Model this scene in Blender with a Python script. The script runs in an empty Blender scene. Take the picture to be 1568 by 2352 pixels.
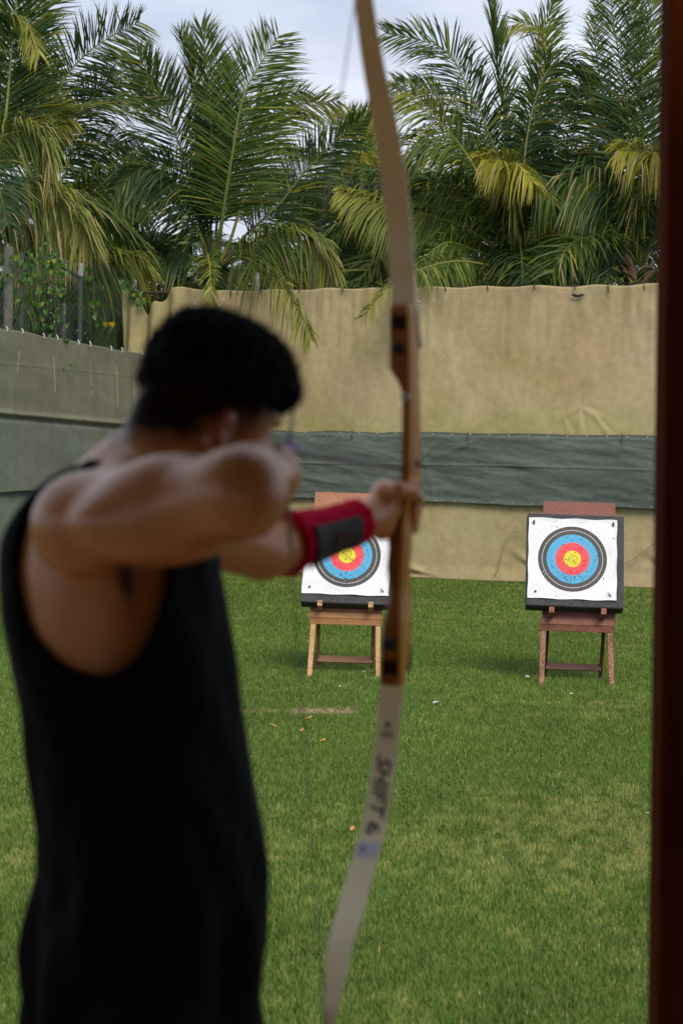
import bpy, math, random
import numpy as np
from mathutils import Vector, Matrix, noise
R = math.radians
sc = bpy.context.scene
col = sc.collection

# ---------------------------------------------------------------- camera
FV = 5552.0                       # focal length, in pixels of a 1568 x 2352 picture
CAMZ = 2.5
PITCH, ROLL = R(2.37), 0.0115
cam = bpy.data.objects.new('camera', bpy.data.cameras.new('camera'))
col.objects.link(cam)
cam.location = (0, 0, CAMZ)
RM = Matrix.Rotation(R(90)-PITCH, 3, 'X') @ Matrix.Rotation(ROLL, 3, 'Z')
cam.rotation_euler = RM.to_euler()
cd = cam.data
cd.sensor_fit = 'VERTICAL'; cd.sensor_height = 36; cd.sensor_width = 24
cd.lens = 36*FV/2352
cd.clip_start = 0.1; cd.clip_end = 3000
cd.dof.use_dof = True; cd.dof.focus_distance = 23.0; cd.dof.aperture_fstop = 5.6
cd.dof.aperture_blades = 9
sc.camera = cam
RN = np.array(RM)
def V(x, y, d):
    'point seen at (x, y) of the 1568-wide picture, at distance d along +Y'
    r = RM @ Vector(((x-784)/FV, -(y-1176)/FV, -1))
    r *= d/r.y
    return Vector((r.x, r.y, r.z+CAMZ))
def ground(x, y, z=0.0):
    r = RM @ Vector(((x-784)/FV, -(y-1176)/FV, -1))
    k = (z-CAMZ)/r.z
    return Vector((r.x*k, r.y*k, z))

# ---------------------------------------------------------------- sky, sun, exposure
w = bpy.data.worlds.new('World'); sc.world = w; w.use_nodes = True
nt = w.node_tree; nt.nodes.clear()
SUN_EL, SUN_AZ = R(42), R(163)     # azimuth: clockwise from +Y
def N(nt, t, **k):
    n = nt.nodes.new(t)
    for a, b in k.items(): setattr(n, a, b)
    return n
sky = N(nt, 'ShaderNodeTexSky', sky_type='NISHITA')
sky.sun_disc = False; sky.sun_elevation = SUN_EL; sky.sun_rotation = SUN_AZ
sky.air_density = 1.0; sky.dust_density = 1.5
tc = N(nt, 'ShaderNodeTexCoord')
mp = N(nt, 'ShaderNodeMapping'); mp.inputs['Scale'].default_value = (1.0, 1.0, 3.2)
nz = N(nt, 'ShaderNodeTexNoise'); nz.inputs['Scale'].default_value = 3.6; nz.inputs['Detail'].default_value = 5; nz.inputs['Roughness'].default_value = .5
rp = N(nt, 'ShaderNodeValToRGB'); rp.color_ramp.elements[0].position = .36; rp.color_ramp.elements[1].position = .68
rp.color_ramp.elements[0].color = (.60, .60, .60, 1); rp.color_ramp.elements[1].color = (1, 1, 1, 1)
cl = N(nt, 'ShaderNodeValToRGB')
cl.color_ramp.elements[0].position = .35; cl.color_ramp.elements[0].color = (5.3, 5.7, 7.2, 1)
cl.color_ramp.elements[1].position = .62; cl.color_ramp.elements[1].color = (8.5, 9.0, 9.9, 1)
nz2 = N(nt, 'ShaderNodeTexNoise'); nz2.inputs['Scale'].default_value = 5.0; nz2.inputs['Detail'].default_value = 4
mx = N(nt, 'ShaderNodeMix', data_type='RGBA')
bg = N(nt, 'ShaderNodeBackground'); bg.inputs['Strength'].default_value = 0.10
wo = N(nt, 'ShaderNodeOutputWorld')
L = nt.links.new
L(tc.outputs['Generated'], mp.inputs['Vector'])
L(mp.outputs['Vector'], nz.inputs['Vector']); L(mp.outputs['Vector'], nz2.inputs['Vector'])
L(nz.outputs['Fac'], rp.inputs['Fac']); L(nz2.outputs['Fac'], cl.inputs['Fac'])
L(rp.outputs['Color'], mx.inputs['Factor']); L(sky.outputs['Color'], mx.inputs['A']); L(cl.outputs['Color'], mx.inputs['B'])
L(mx.outputs['Result'], bg.inputs['Color']); L(bg.outputs['Background'], wo.inputs['Surface'])
sun = bpy.data.objects.new('sun', bpy.data.lights.new('sun', 'SUN')); col.objects.link(sun)
sun.data.energy = 2.3; sun.data.angle = R(24); sun.data.color = (1.0, .90, .74)
sdir = Vector((math.sin(SUN_AZ)*math.cos(SUN_EL), math.cos(SUN_AZ)*math.cos(SUN_EL), math.sin(SUN_EL)))
sun.rotation_euler = sdir.to_track_quat('Z', 'Y').to_euler()
sc.view_settings.view_transform = 'Standard'; sc.view_settings.look = 'None'
sc.view_settings.exposure = 0.22; sc.view_settings.gamma = 1.0
sc.cycles.max_bounces = 6; sc.cycles.diffuse_bounces = 3; sc.cycles.transparent_max_bounces = 8
sc.cycles.use_denoising = True

# ---------------------------------------------------------------- helpers
def link(o, parent=None):
    col.objects.link(o)
    if parent is not None: o.parent = parent
    return o
def tag(o, label=None, cat=None, group=None, kind=None):
    if label: o['label'] = label
    if cat: o['category'] = cat
    if group: o['group'] = group
    if kind: o['kind'] = kind
    return o
def thing(name, label, cat, loc=(0, 0, 0), rz=0.0, group=None):
    o = bpy.data.objects.new(name, None); col.objects.link(o)
    o.location = loc; o.rotation_euler = (0, 0, rz); o.empty_display_size = .2
    return tag(o, label, cat, group)

class MB:
    'collects shapes into one mesh'
    def __init__(s): s.v = []; s.f = []; s.m = []; s.c = []; s.col = (1, 1, 1); s.mi = 0
    def add(s, vs, fs):
        b = len(s.v)
        s.v += [tuple(p) for p in vs]; s.c += [s.col]*len(vs)
        for f in fs: s.f.append(tuple(i+b for i in f)); s.m.append(s.mi)
    def box(s, c, sz, rot=None, bev=0.0, taper=1.0):
        hx, hy, hz = sz[0]/2, sz[1]/2, sz[2]/2
        if bev <= 0:
            vs = [Vector((x*hx*(taper if z > 0 else 1), y*hy, z*hz)) for z in (-1, 1) for y in (-1, 1) for x in (-1, 1)]
            fs = [(0, 2, 3, 1), (4, 5, 7, 6), (0, 1, 5, 4), (2, 6, 7, 3), (0, 4, 6, 2), (1, 3, 7, 5)]
        else:
            vs = []; b = bev
            for z, k in ((-hz, b), (-hz+b, 0), (hz-b, 0), (hz, b)):
                X, Y = hx-k, hy-k
                e = b*.7 if k == 0 else b*.3
                for x, y in ((-X+e, -Y), (X-e, -Y), (X, -Y+e), (X, Y-e), (X-e, Y), (-X+e, Y), (-X, Y-e), (-X, -Y+e)): vs.append(Vector((x, y, z)))
            fs = [tuple(range(7, -1, -1)), tuple(range(24, 32))]
            for r_ in range(3):
                for i in range(8): fs.append((r_*8+i, r_*8+(i+1) % 8, r_*8+8+(i+1) % 8, r_*8+8+i))
        M = rot if rot is not None else Matrix.Identity(3)
        s.add([M @ v+Vector(c) for v in vs], fs)
    def beam(s, a, b, wx, wy, up=Vector((1, 0, 0)), bev=0.0):
        'bar from a to b; wx is its size along up'
        a, b = Vector(a), Vector(b); d = b-a; z = d.normalized()
        x = (Vector(up)-z*z.dot(Vector(up))).normalized(); y = z.cross(x)
        s.box((a+b)/2, (wx, wy, d.length), Matrix((x, y, z)).transposed(), bev)
    def tube(s, pts, rs, n=6, cap=True):
        pts = [Vector(p) for p in pts]
        if not hasattr(rs, '__len__'): rs = [rs]*len(pts)
        rings = []; ref = None
        for i, p in enumerate(pts):
            t = (pts[min(i+1, len(pts)-1)]-pts[max(i-1, 0)]).normalized()
            if ref is None: ref = t.orthogonal().normalized()
            ref = (ref-t*t.dot(ref)).normalized(); y = t.cross(ref)
            rings.append([p+(ref*math.cos(2*math.pi*k/n)+y*math.sin(2*math.pi*k/n))*rs[i] for k in range(n)])
        vs = [q for r_ in rings for q in r_]; fs = []
        for i in range(len(pts)-1):
            for k in range(n): fs.append((i*n+k, i*n+(k+1) % n, (i+1)*n+(k+1) % n, (i+1)*n+k))
        if cap: fs.append(tuple(range(n-1, -1, -1))); fs.append(tuple((len(pts)-1)*n+k for k in range(n)))
        s.add(vs, fs)
    def loft(s, rings, cap=True):
        n = len(rings[0]); vs = [q for r_ in rings for q in r_]; fs = []
        for i in range(len(rings)-1):
            for k in range(n): fs.append((i*n+k, i*n+(k+1) % n, (i+1)*n+(k+1) % n, (i+1)*n+k))
        if cap: fs.append(tuple(range(n-1, -1, -1))); fs.append(tuple((len(rings)-1)*n+k for k in range(n)))
        s.add(vs, fs)
    def disc(s, c, u, v, r_, n=8):
        c = Vector(c)
        s.add([c+(u*math.cos(2*math.pi*k/n)+v*math.sin(2*math.pi*k/n))*r_ for k in range(n)], [tuple(range(n))])
    def build(s, name, mats, parent=None, smooth=False, color=False, origin=None):
        me = bpy.data.meshes.new(name)
        vs = s.v
        if origin is not None:
            o_ = Vector(origin); vs = [tuple(Vector(v)-o_) for v in vs]
        me.from_pydata(vs, [], s.f)
        if not isinstance(mats, (list, tuple)): mats = [mats]
        for m in mats: me.materials.append(m)
        if len(mats) > 1: me.polygons.foreach_set('material_index', s.m)
        if color:
            a = me.color_attributes.new('tint', 'FLOAT_COLOR', 'POINT')
            a.data.foreach_set('color', np.array([(*c[:3], 1) for c in s.c], dtype=np.float32).ravel())
        if smooth: me.polygons.foreach_set('use_smooth', [True]*len(me.polygons))
        me.update()
        o = bpy.data.objects.new(name, me)
        if origin is not None: o.location = origin
        return link(o, parent)

def np_mesh(name, verts, faces, mats, parent=None, smooth=True, tint=None, sizes=None):
    'verts (n,3); faces (m,k) array'
    me = bpy.data.meshes.new(name)
    verts = np.asarray(verts, dtype=np.float32); faces = np.asarray(faces, dtype=np.int32)
    k = faces.shape[1]
    me.vertices.add(len(verts)); me.vertices.foreach_set('co', verts.ravel())
    me.loops.add(faces.size); me.loops.foreach_set('vertex_index', faces.ravel())
    me.polygons.add(len(faces)); me.polygons.foreach_set('loop_start', np.arange(0, faces.size, k, dtype=np.int32))
    me.polygons.foreach_set('use_smooth', np.full(len(faces), smooth))
    me.update(calc_edges=True); me.validate()
    if not isinstance(mats, (list, tuple)): mats = [mats]
    for m in mats: me.materials.append(m)
    if tint is not None:
        a = me.color_attributes.new('tint', 'FLOAT_COLOR', 'POINT')
        t = np.ones((len(verts), 4), dtype=np.float32); t[:, :3] = tint
        a.data.foreach_set('color', t.ravel())
    o = bpy.data.objects.new(name, me)
    return link(o, parent)

# value noise for cloth and bodies
def vnoise(u, v, seed=0):
    rng = np.random.RandomState(seed); T = rng.rand(64, 64)
    i = np.floor(u).astype(int); j = np.floor(v).astype(int)
    a = u-i; b = v-j; a = a*a*(3-2*a); b = b*b*(3-2*b)
    g = lambda p, q: T[p % 64, q % 64]
    return (g(i, j)*(1-a)+g(i+1, j)*a)*(1-b)+(g(i, j+1)*(1-a)+g(i+1, j+1)*a)*b-.5

# ---------------------------------------------------------------- materials
def mat(name, base, rough=.7, var=None, vscale=3.0, fine=None, fscale=60.0, bump=0.0, bscale=80.0, stretch=None,
        tint=False, spec=.5, transl=0.0, coord='Object', coat=0.0, detail=5, vlo=.35, vhi=.65, bdist=.01, sheen=0.0, tintspec=False):
    m = bpy.data.materials.new(name); m.use_nodes = True
    nt = m.node_tree; P = nt.nodes['Principled BSDF']; L = nt.links.new
    P.inputs['Roughness'].default_value = rough
    P.inputs['Specular IOR Level'].default_value = spec
    if coat: P.inputs['Coat Weight'].default_value = coat; P.inputs['Coat Roughness'].default_value = .25
    if sheen: P.inputs['Sheen Weight'].default_value = sheen
    tc = N(nt, 'ShaderNodeTexCoord'); mp = N(nt, 'ShaderNodeMapping')
    if stretch: mp.inputs['Scale'].default_value = stretch
    L(tc.outputs[coord], mp.inputs['Vector']); vec = mp.outputs['Vector']
    cur = N(nt, 'ShaderNodeRGB'); cur.outputs[0].default_value = (*base, 1); out = cur.outputs[0]
    if tint:
        at = N(nt, 'ShaderNodeAttribute'); at.attribute_name = 'tint'; out = at.outputs['Color']
    if tintspec:
        mq = N(nt, 'ShaderNodeMapRange'); mq.inputs['From Max'].default_value = .3; mq.inputs['To Max'].default_value = spec
        L(at.outputs['Color'], mq.inputs['Value']); L(mq.outputs[0], P.inputs['Specular IOR Level'])
    def layer(out, colr, scale, lo, hi, dt=5):
        n = N(nt, 'ShaderNodeTexNoise'); n.inputs['Scale'].default_value = scale; n.inputs['Detail'].default_value = dt
        n.inputs['Roughness'].default_value = .62
        L(vec, n.inputs['Vector'])
        mr = N(nt, 'ShaderNodeMapRange'); mr.inputs['From Min'].default_value = lo; mr.inputs['From Max'].default_value = hi
        L(n.outputs['Fac'], mr.inputs['Value'])
        mx = N(nt, 'ShaderNodeMix', data_type='RGBA')
        if tint:
            mx.blend_type = 'MULTIPLY'
        L(mr.outputs['Result'], mx.inputs['Factor']); L(out, mx.inputs['A']); mx.inputs['B'].default_value = (*colr, 1)
        return mx.outputs['Result']
    if var: out = layer(out, var, vscale, vlo, vhi, detail)
    if fine: out = layer(out, fine, fscale, .4, .72, 3)
    L(out, P.inputs['Base Color'])
    h = None
    if bump:
        n = N(nt, 'ShaderNodeTexNoise'); n.inputs['Scale'].default_value = bscale; n.inputs['Detail'].default_value = 6
        L(vec, n.inputs['Vector']); b = N(nt, 'ShaderNodeBump'); b.inputs['Strength'].default_value = bump; b.inputs['Distance'].default_value = bdist
        L(n.outputs['Fac'], b.inputs['Height']); L(b.outputs['Normal'], P.inputs['Normal'])
    if transl:
        t = N(nt, 'ShaderNodeBsdfTranslucent'); L(out, t.inputs['Color'])
        ms = N(nt, 'ShaderNodeMixShader'); ms.inputs[0].default_value = transl
        o = nt.nodes['Material Output']
        L(P.outputs[0], ms.inputs[1]); L(t.outputs[0], ms.inputs[2]); L(ms.outputs[0], o.inputs['Surface'])
    return m
# ================================================================ lawn
SPX = 1/1.0887
def S(x, y, d): return V(x*SPX, y*SPX, d)            # same, in pixels of the full-size photograph
def SG(x, y, z=0.0): return ground(x*SPX, y*SPX, z)
W1 = SG(1026, 1446); W2 = SG(1623, 1472)
WD = (W2-W1).normalized(); WN = Vector((WD.y, -WD.x, 0))   # WN points to the camera
def wall(s, z, off=0.0):
    p = W1+WD*s+WN*off; return Vector((p.x, p.y, z))

m_ground = mat('lawn_soil', (.060, .085, .022), .95, var=(.085, .085, .03), vscale=.9, fine=(.028, .05, .012), fscale=22, bump=.7, bscale=40, bdist=.03, spec=.1)
mb = MB()
mb.add([(-900, -60, 0), (900, -60, 0), (900, 1800, 0), (-900, 1800, 0)], [(0, 1, 2, 3)])
g = mb.build('lawn', m_ground); tag(g, kind='structure')

def blades(seed=3):
    rng = np.random.RandomState(seed)
    n = 1250000
    y = 9.0+30.0*rng.rand(n*2)**1.12
    x = (rng.rand(n*2)*2-1)*(.148*y+1.3)
    # no grass behind the screens
    rel = np.stack([x-W1.x, y-W1.y], 1); dist = rel@np.array([WN.x, WN.y])
    keep = dist > .02
    lx = -4.74+(y-33.6)*.40
    keep &= x > lx-.2
    dens = np.clip(1.5-(y-9)/26, .45, 1)
    keep &= rng.rand(len(x)) < dens
    x, y = x[keep][:n], y[keep][:n]; n = len(x)
    # patches
    a = vnoise(x*.55, y*.30, 1)+.6*vnoise(x*1.7+9, y*.9, 2)
    b = .35*vnoise(x*3.1, y*1.6, 5)+.6*vnoise(x*8, y*4, 6)+.9*vnoise(x*21, y*10, 7)
    yel = np.clip(a*.45+b*.8-.13+(.24+.4*vnoise(x*.7+30, y*.5, 15))*np.exp(-((y-14.3)/1.9)**2)*1.0-.30*np.exp(-((y-18.3)/1.4)**2), 0, 1)
    stripe = np.exp(-((y-(20.05+.05*x+.12*vnoise(x*2.5+50, x*0, 12)))/(.10+.10*vnoise(x*5+50, y*3, 13)+.06*((x > -.42) & (x < .13))))**2)*((x > -.95) & (x < .16))*np.clip(.55+1.6*vnoise(x*9+80, y*6, 14)+.5*((x > -.40) & (x < .14)), 0, 1)
    stripe = np.maximum(stripe, .0)
    h = (.022+.017*rng.rand(n))*(1+.25*b)*(1-.6*stripe)
    ang = rng.rand(n)*2*np.pi; lean = .35+.75*rng.rand(n)
    wd = .0024+.0018*rng.rand(n)+y*.00007
    dx, dy = np.cos(ang), np.sin(ang)
    tx, ty = x+dx*h*lean*.8, y+dy*h*lean*.8; tz = h
    px, py = -dy, dx
    v = np.empty((n, 3, 3), dtype=np.float32)
    v[:, 0] = np.stack([x-px*wd, y-py*wd, np.zeros(n)-.004], 1)
    v[:, 1] = np.stack([x+px*wd, y+py*wd, np.zeros(n)-.004], 1)
    v[:, 2] = np.stack([tx, ty, tz], 1)
    g1 = np.array([.068, .145, .017]); g2 = np.array([.18, .26, .052]); g3 = np.array([.42, .39, .13]); st = np.array([.50, .40, .24])
    t = rng.rand(n)[:, None]
    c = g1*(1-t)+g2*t
    k = np.clip(yel*1.1, 0, .62)[:, None]*(.25+.75*rng.rand(n)[:, None])
    c = c*(1-k)+g3*k
    dry = (rng.rand(n) < .028+.07*yel)[:, None]
    c = np.where(dry, np.array([.42, .36, .16])*(.7+.5*rng.rand(n)[:, None]), c)
    ks = (stripe*1.3).clip(0, .92)[:, None]; c = c*(1-ks)+st*ks*(.6+.6*rng.rand(n)[:, None])
    dark = np.clip(.5-.7*vnoise(x*1.3+4, y*.7, 11), .0, 1)[:, None]; c = c*(.92+.30*dark)*(1+.25*b[:, None]).clip(.6, 1.5)
    tint = np.repeat(c, 3, axis=0)
    return v.reshape(-1, 3), np.arange(n*3).reshape(-1, 3), tint
m_blade = mat('grass_blade', (.06, .12, .02), .6, tint=True, spec=.25, transl=.25)
v_, f_, t_ = blades()
o = np_mesh('grass', v_, f_, m_blade, smooth=False, tint=t_); tag(o, 'short green lawn grass with drier yellow patches', 'grass', kind='stuff')

# ================================================================ cloth screens
def cloth(name, P, s0, s1, zb, zt, nx, nz, disp, m, tint=None, label=None, cat=None):
    'P(s, z, off) -> point; zb, zt functions of s; disp(s, z, t) -> offset; two skins a few mm apart'
    s = np.linspace(s0, s1, nx); t = np.linspace(0, 1, nz)
    Sg, T = np.meshgrid(s, t, indexing='ij')
    ZB, ZT = zb(Sg), zt(Sg); Z = ZB+(ZT-ZB)*T
    D = disp(Sg, Z, T)
    a = np.array([P(ss, 0, 0) for ss in s]); b = np.array([P(ss, 0, 1) for ss in s])-a
    def sheet(off):
        X = a[:, None, :]+b[:, None, :]*(D+off)[:, :, None]
        X = X.copy(); X[:, :, 2] = Z; return X.reshape(-1, 3)
    A, B = sheet(0), sheet(-.004)
    idx = np.arange(nx*nz).reshape(nx, nz)
    q = np.stack([idx[:-1, :-1], idx[1:, :-1], idx[1:, 1:], idx[:-1, 1:]], -1).reshape(-1, 4)
    n = nx*nz
    edge = np.concatenate([idx[:, 0], idx[-1, 1:], idx[::-1, -1][1:], idx[0, ::-1][1:-1]])
    e2 = np.roll(edge, -1)
    side = np.stack([edge, edge+n, e2+n, e2], -1)
    F = np.concatenate([q, q[:, ::-1]+n, side])
    tt = None
    if tint is not None:
        c = tint(Sg, Z, T).reshape(-1, 3); tt = np.concatenate([c, c])
    o = np_mesh(name, np.concatenate([A, B]), F, m, tint=tt)
    return o

m_beige = mat('beige_shade_cloth', (.4, .35, .2), .85, tint=True, var=(.80, .80, .66), vscale=1.1, fine=(.86, .86, .80), fscale=9, bump=.30, bscale=55, bdist=.006, spec=.15, vlo=.42, vhi=.7)
m_green = mat('green_shade_cloth', (.1, .13, .1), .75, tint=True, var=(.82, .86, .84), vscale=1.6, fine=(.86, .86, .86), fscale=14, bump=.25, bscale=70, bdist=.005, spec=.3)
m_tie = mat('black_wire', (.012, .012, .014), .6)
m_white = mat('white_tie', (.75, .75, .72), .6)
m_metal = mat('galvanised_steel', (.42, .43, .44), .45, var=(.25, .25, .26), vscale=9)
m_gromm = mat('brass_eyelet', (.42, .36, .24), .4)

def beige_top(s):
    z = 4.37+.012*np.sin(s*7.1)+.02*vnoise(s*2.3, s*0, 21)+.012*np.abs(np.sin(s*3.7))
    left = np.clip((-3.45-s)/.5, 0, 1)                 # torn corner at the left end
    notch = .42*np.exp(-((s+4.62)/.13)**2)+.22*np.exp(-((s+4.35)/.14)**2)
    return z+.06*left-notch*(1)
def beige_disp(s, z, t):
    d = .035*vnoise(s*.8, z*.6, 31)+.016*vnoise(s*2.6, z*1.5, 32)+.009*vnoise(s*7, z*4, 33)+.004*vnoise(s*17, z*12, 37)
    fold = np.clip((-3.75-s)/.5, 0, 1)
    d += fold*(.10*np.sin((s+5.2)*13+z*.9*(s+4))*(.45+.55*np.clip((4.3-z)/1.2, 0, 1)))
    # puckers: the tented tuck above the band, the creases at the foot
    for cx, cz, ang, ln, am in ((2.66, 2.60, -1.57, .45, .014), (2.66, 2.60, -2.62, .35, .013), (2.68, 2.60, -.50, .40, .013), (2.9, 2.48, -.9, .6, .014), (2.4, 2.5, -1.2, .6, .010),
                                (1.05, 2.35, -2.2, .6, .02), (5.0, 2.3, 2.75, .8, .035), (-.05, .14, 2.3, .6, .06), (.25, .1, 2.9, .5, .05),
                                (2.05, .2, 2.5, .5, .025), (4.25, .22, 2.6, .6, .04), (5.2, .3, .5, .5, .04)):
        ux, uz = math.cos(ang), math.sin(ang)
        al = (s-cx)*ux+(z-cz)*uz; ac = -(s-cx)*uz+(z-cz)*ux
        wdt = .018+.05*np.clip(al/ln, 0, 1)
        d += am*np.exp(-(ac/wdt)**2)*np.exp(-((al-ln*.4)/(ln*.55))**2)
        d -= am*.6*np.exp(-((ac-1.8*wdt)/wdt)**2)*np.exp(-((al-ln*.4)/(ln*.55))**2)
    foot = np.clip((.22-z)/.22, 0, 1)
    d += foot*(.05+.05*vnoise(s*1.6, z*0, 35))
    top = np.clip((z-4.22)/.15, 0, 1); d += top*.012*np.abs(np.sin(s*3.9))
    return d+.02
def beige_tint(s, z, t):
    base = np.stack([np.full_like(s, .475), np.full_like(s, .39), np.full_like(s, .235)], -1)
    grn = np.array([.33, .33, .13]); red = np.array([.47, .345, .22]); dk = np.array([.22, .19, .10])
    a = np.clip(vnoise(s*1.1, z*.9, 41)*1.9+.6*vnoise(s*9, z*1.5, 46)+.25, 0, 1)[..., None]
    base = base*(1-.55*a)+red*.55*a
    gmask = np.clip(1.1*np.exp(-((z-2.25)/.28)**2)+.8*np.exp(-((z-.9)/.5)**2)+vnoise(s*2, z*2, 42), 0, 1)[..., None]*.40
    gmask = gmask+np.clip((-3.3-s)/.7, 0, 1)[..., None]*.3
    base = base*(1-gmask)+grn*gmask
    st = np.clip(2.5*np.clip((z-3.0)/1.3, 0, 1)*(vnoise(s*13, z*2.2, 43)+.35*vnoise(s*5, z*1.3, 44)+.12), 0, 1)[..., None]*.45
    base = base*(1-st)+dk*st
    lo = np.clip((.5-z)/.5+vnoise(s*4, z*6, 45), 0, 1)[..., None]*.22
    return base*(1-lo)+dk*lo
bs = cloth('beige_screen', wall, -5.08, 9.5, lambda s: s*0+.012+.02*vnoise(s*2, s*0, 36), beige_top, 620, 150, beige_disp, m_beige, beige_tint)
tag(bs, 'tall beige shade cloth stretched across the far end of the lawn', 'cloth screen')
for k in range(17):
    s = -3.1+.62*k+.1*math.sin(k*5)
    p = wall(s, 4.365+.01*math.sin(k), .045); mb = MB()
    mb.tube([p+Vector((0, 0, .03)), p+Vector((.005, -.01, -.01)), p+Vector((.01, -.012, -.05-.04*((k*7) % 5 == 0)))], .008, 5); mb.build('wire_tie', m_tie, bs)
p = wall(4.62, 4.33, .06); mb = MB(); mb.tube([p, p+Vector((-.02, 0, -.12)), p+Vector((-.05, 0, -.26))], .008, 5); mb.build('wire_tie', m_tie, bs)
p = wall(-.1, 4.33, .06); mb = MB(); mb.tube([p, p+Vector((.0, 0, -.14))], .009, 5)
mb.build('wire_tie', m_tie, bs)
# small hole with a torn flap
mb = MB(); c = wall(2.62, 4.225, .066)
pts = [(-.11, .02), (-.05, .035), (.0, .02), (.06, .03), (.12, .025), (.07, -.005), (.03, -.02), (-.04, -.018)]
mb.add([c+WD*a+Vector((0, 0, b)) for a, b in pts]+[c-WN*.01+WD*a+Vector((0, 0, b)) for a, b in pts],
       [tuple(range(8))]+[(i, i+8, (i+1) % 8+8, (i+1) % 8) for i in range(8)])
mb.build('torn_hole', m_tie, bs)
# pale frayed specks where the cloth wears through at the left
rr = random.Random(4)
for k in range(46):
    s = rr.choice([-2.95, -2.85, -3.55, -3.6, .12])+rr.gauss(0, .12); z = rr.choice([4.1, 4.18, 3.5, 3.35])+rr.gauss(0, .07)
    if s > -.5: z = 4.15+rr.gauss(0, .05)
    c = wall(s, z, .066)
    a = rr.uniform(0, 3.14); u = WD*math.cos(a)+Vector((0, 0, 1))*math.sin(a); v = WD*-math.sin(a)+Vector((0, 0, 1))*math.cos(a)
    mb = MB(); mb.add([c+u*-.03, c+v*.007, c+u*.03, c-v*.006], [(0, 1, 2, 3)]); mb.build('frayed_hole', m_white, bs)

# the green band hung in front
def band_disp(s, z, t):
    d = .09+.02*vnoise(s*.7, z*2, 51)+.034*vnoise(s*1.5+z*2.2, z*3.6, 52)+.026*vnoise(s*2.2+z*5, z*9, 53)+.012*vnoise(s*5+z*8, z*17, 54)+.005*vnoise(s*16, z*34, 57)
    d += .012*np.exp(-((z-1.72-.01*np.sin(s))/.012)**2)
    d += .018*np.clip(1-t*14, 0, 1)
    d -= .05*np.clip((t-.94)/.06, 0, 1)
    for cx, ang in ((.15, -1.3), (.55, -2.4), (2.9, -.25), (3.9, -.35), (1.2, -2.75), (5.0, -.5)):
        al = (s-cx)*math.cos(ang)+(z-2.15)*math.sin(ang); ac = -(s-cx)*math.sin(ang)+(z-2.15)*math.cos(ang)
        d += .014*np.exp(-(ac/(.02+.03*np.clip(al, 0, 1)))**2)*np.clip(al*4, 0, 1)*np.clip(1.4-al, 0, 1)
    return d
def band_tint(s, z, t):
    base = np.stack([np.full_like(s, .118), np.full_like(s, .142), np.full_like(s, .124)], -1)
    d = np.clip(vnoise(s*1.2, z*2.2, 55)+.3, 0, 1)[..., None]
    base = base*(1-.22*d)
    return base*(1-.45*np.clip((t-.96)/.02, 0, 1)[..., None]*1)
bd = cloth('green_band_screen', wall, -4.2, 9.5, lambda s: 1.16+.01*np.sin(s*2.6)+.006*vnoise(s*5, s*0, 56), lambda s: 2.21+.006*np.sin(s*4.1), 520, 90, band_disp, m_green, band_tint)
tag(bd, 'dark green cloth band hung across the middle of the beige screen', 'cloth screen')
for k in range(44):
    s = -3.9+.305*k
    for c_, r_ in ((wall(s, 2.185, .082), .013), (wall(s+.1, 1.185, .150), .010)):
        mb = MB(); mb.disc(c_, WD, Vector((0, 0, 1)), r_, 8); mb.build('eyelet', m_gromm, bd)
for s in (-.95, .95, 3.35, 5.2):
    p = wall(s, 2.2, .12); mb = MB(); mb.tube([p+Vector((0, 0, .03)), p+Vector((.015, 0, -.03)), p+Vector((-.01, 0, -.06)), p+Vector((.01, 0, -.11))], .006, 5); mb.build('wire_tie', m_tie, bd)

# grey cord looping over the foot of the beige screen
m_cord = mat('tan_cord', (.30, .25, .13), .8)
cp = [(1235, 1440), (1244, 1425), (1250, 1405), (1262, 1357), (1279, 1334), (1294, 1327), (1313, 1337), (1345, 1372), (1400, 1420), (1470, 1436), (1530, 1425), (1559, 1410), (1588, 1395), (1624, 1366), (1650, 1352)]
mb = MB(); pts = []
for x, y in cp:
    # intersect with the plane just before the cloth
    r_ = RM @ Vector(((x*SPX-784)/FV, -(y*SPX-1176)/FV, -1)); o_ = Vector((0, 0, CAMZ)); k = (wall(0, 0, .10)-o_).dot(WN)/r_.dot(WN)
    pts.append(o_+r_*k)
dense = []
for i in range(len(pts)-1):
    p0, p1, p2, p3 = pts[max(i-1, 0)], pts[i], pts[i+1], pts[min(i+2, len(pts)-1)]
    for q in range(4):
        t = q/4; dense.append(.5*((2*p1)+(p2-p0)*t+(2*p0-5*p1+4*p2-p3)*t*t+(3*p1-p0-3*p2+p3)*t**3))
mb.tube(dense+[pts[-1]], .008, 5)
o = mb.build('cord', m_cord); tag(o, 'thin tan cord looping across the foot of the beige screen', 'cord')

# posts behind the beige screen
for x, dz in ((310, .18), (590, .26)):
    r_ = RM @ Vector(((x-784)/FV, -(640-1176)/FV, -1)); o_ = Vector((0, 0, CAMZ)); k = (wall(0, 0, -.14)-o_).dot(WN)/r_.dot(WN)
    p = o_+r_*k
    mb = MB(); mb.tube([(p.x, p.y, 0), (p.x, p.y, 4.37+dz)], .038, 12)
    mb.tube([(p.x, p.y, 4.37+dz), (p.x, p.y, 4.39+dz)], .045, 12)
    o = mb.build('fence_post', m_metal, smooth=False)
    tag(o, 'grey steel post rising above the beige screen '+('at its torn left corner' if x == 310 else 'beside the hanging palm frond'), 'post', 'steel posts behind the beige screen')
mb = MB(); mb.tube([wall(-5.1, 4.36, -.08), wall(9.5, 4.36, -.08)], .022, 8)
o = mb.build('top_rail', mat('rusty_rail', (.06, .035, .03), .7)); tag(o, 'dark rusty rail the beige screen is tied to', 'rail')

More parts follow.
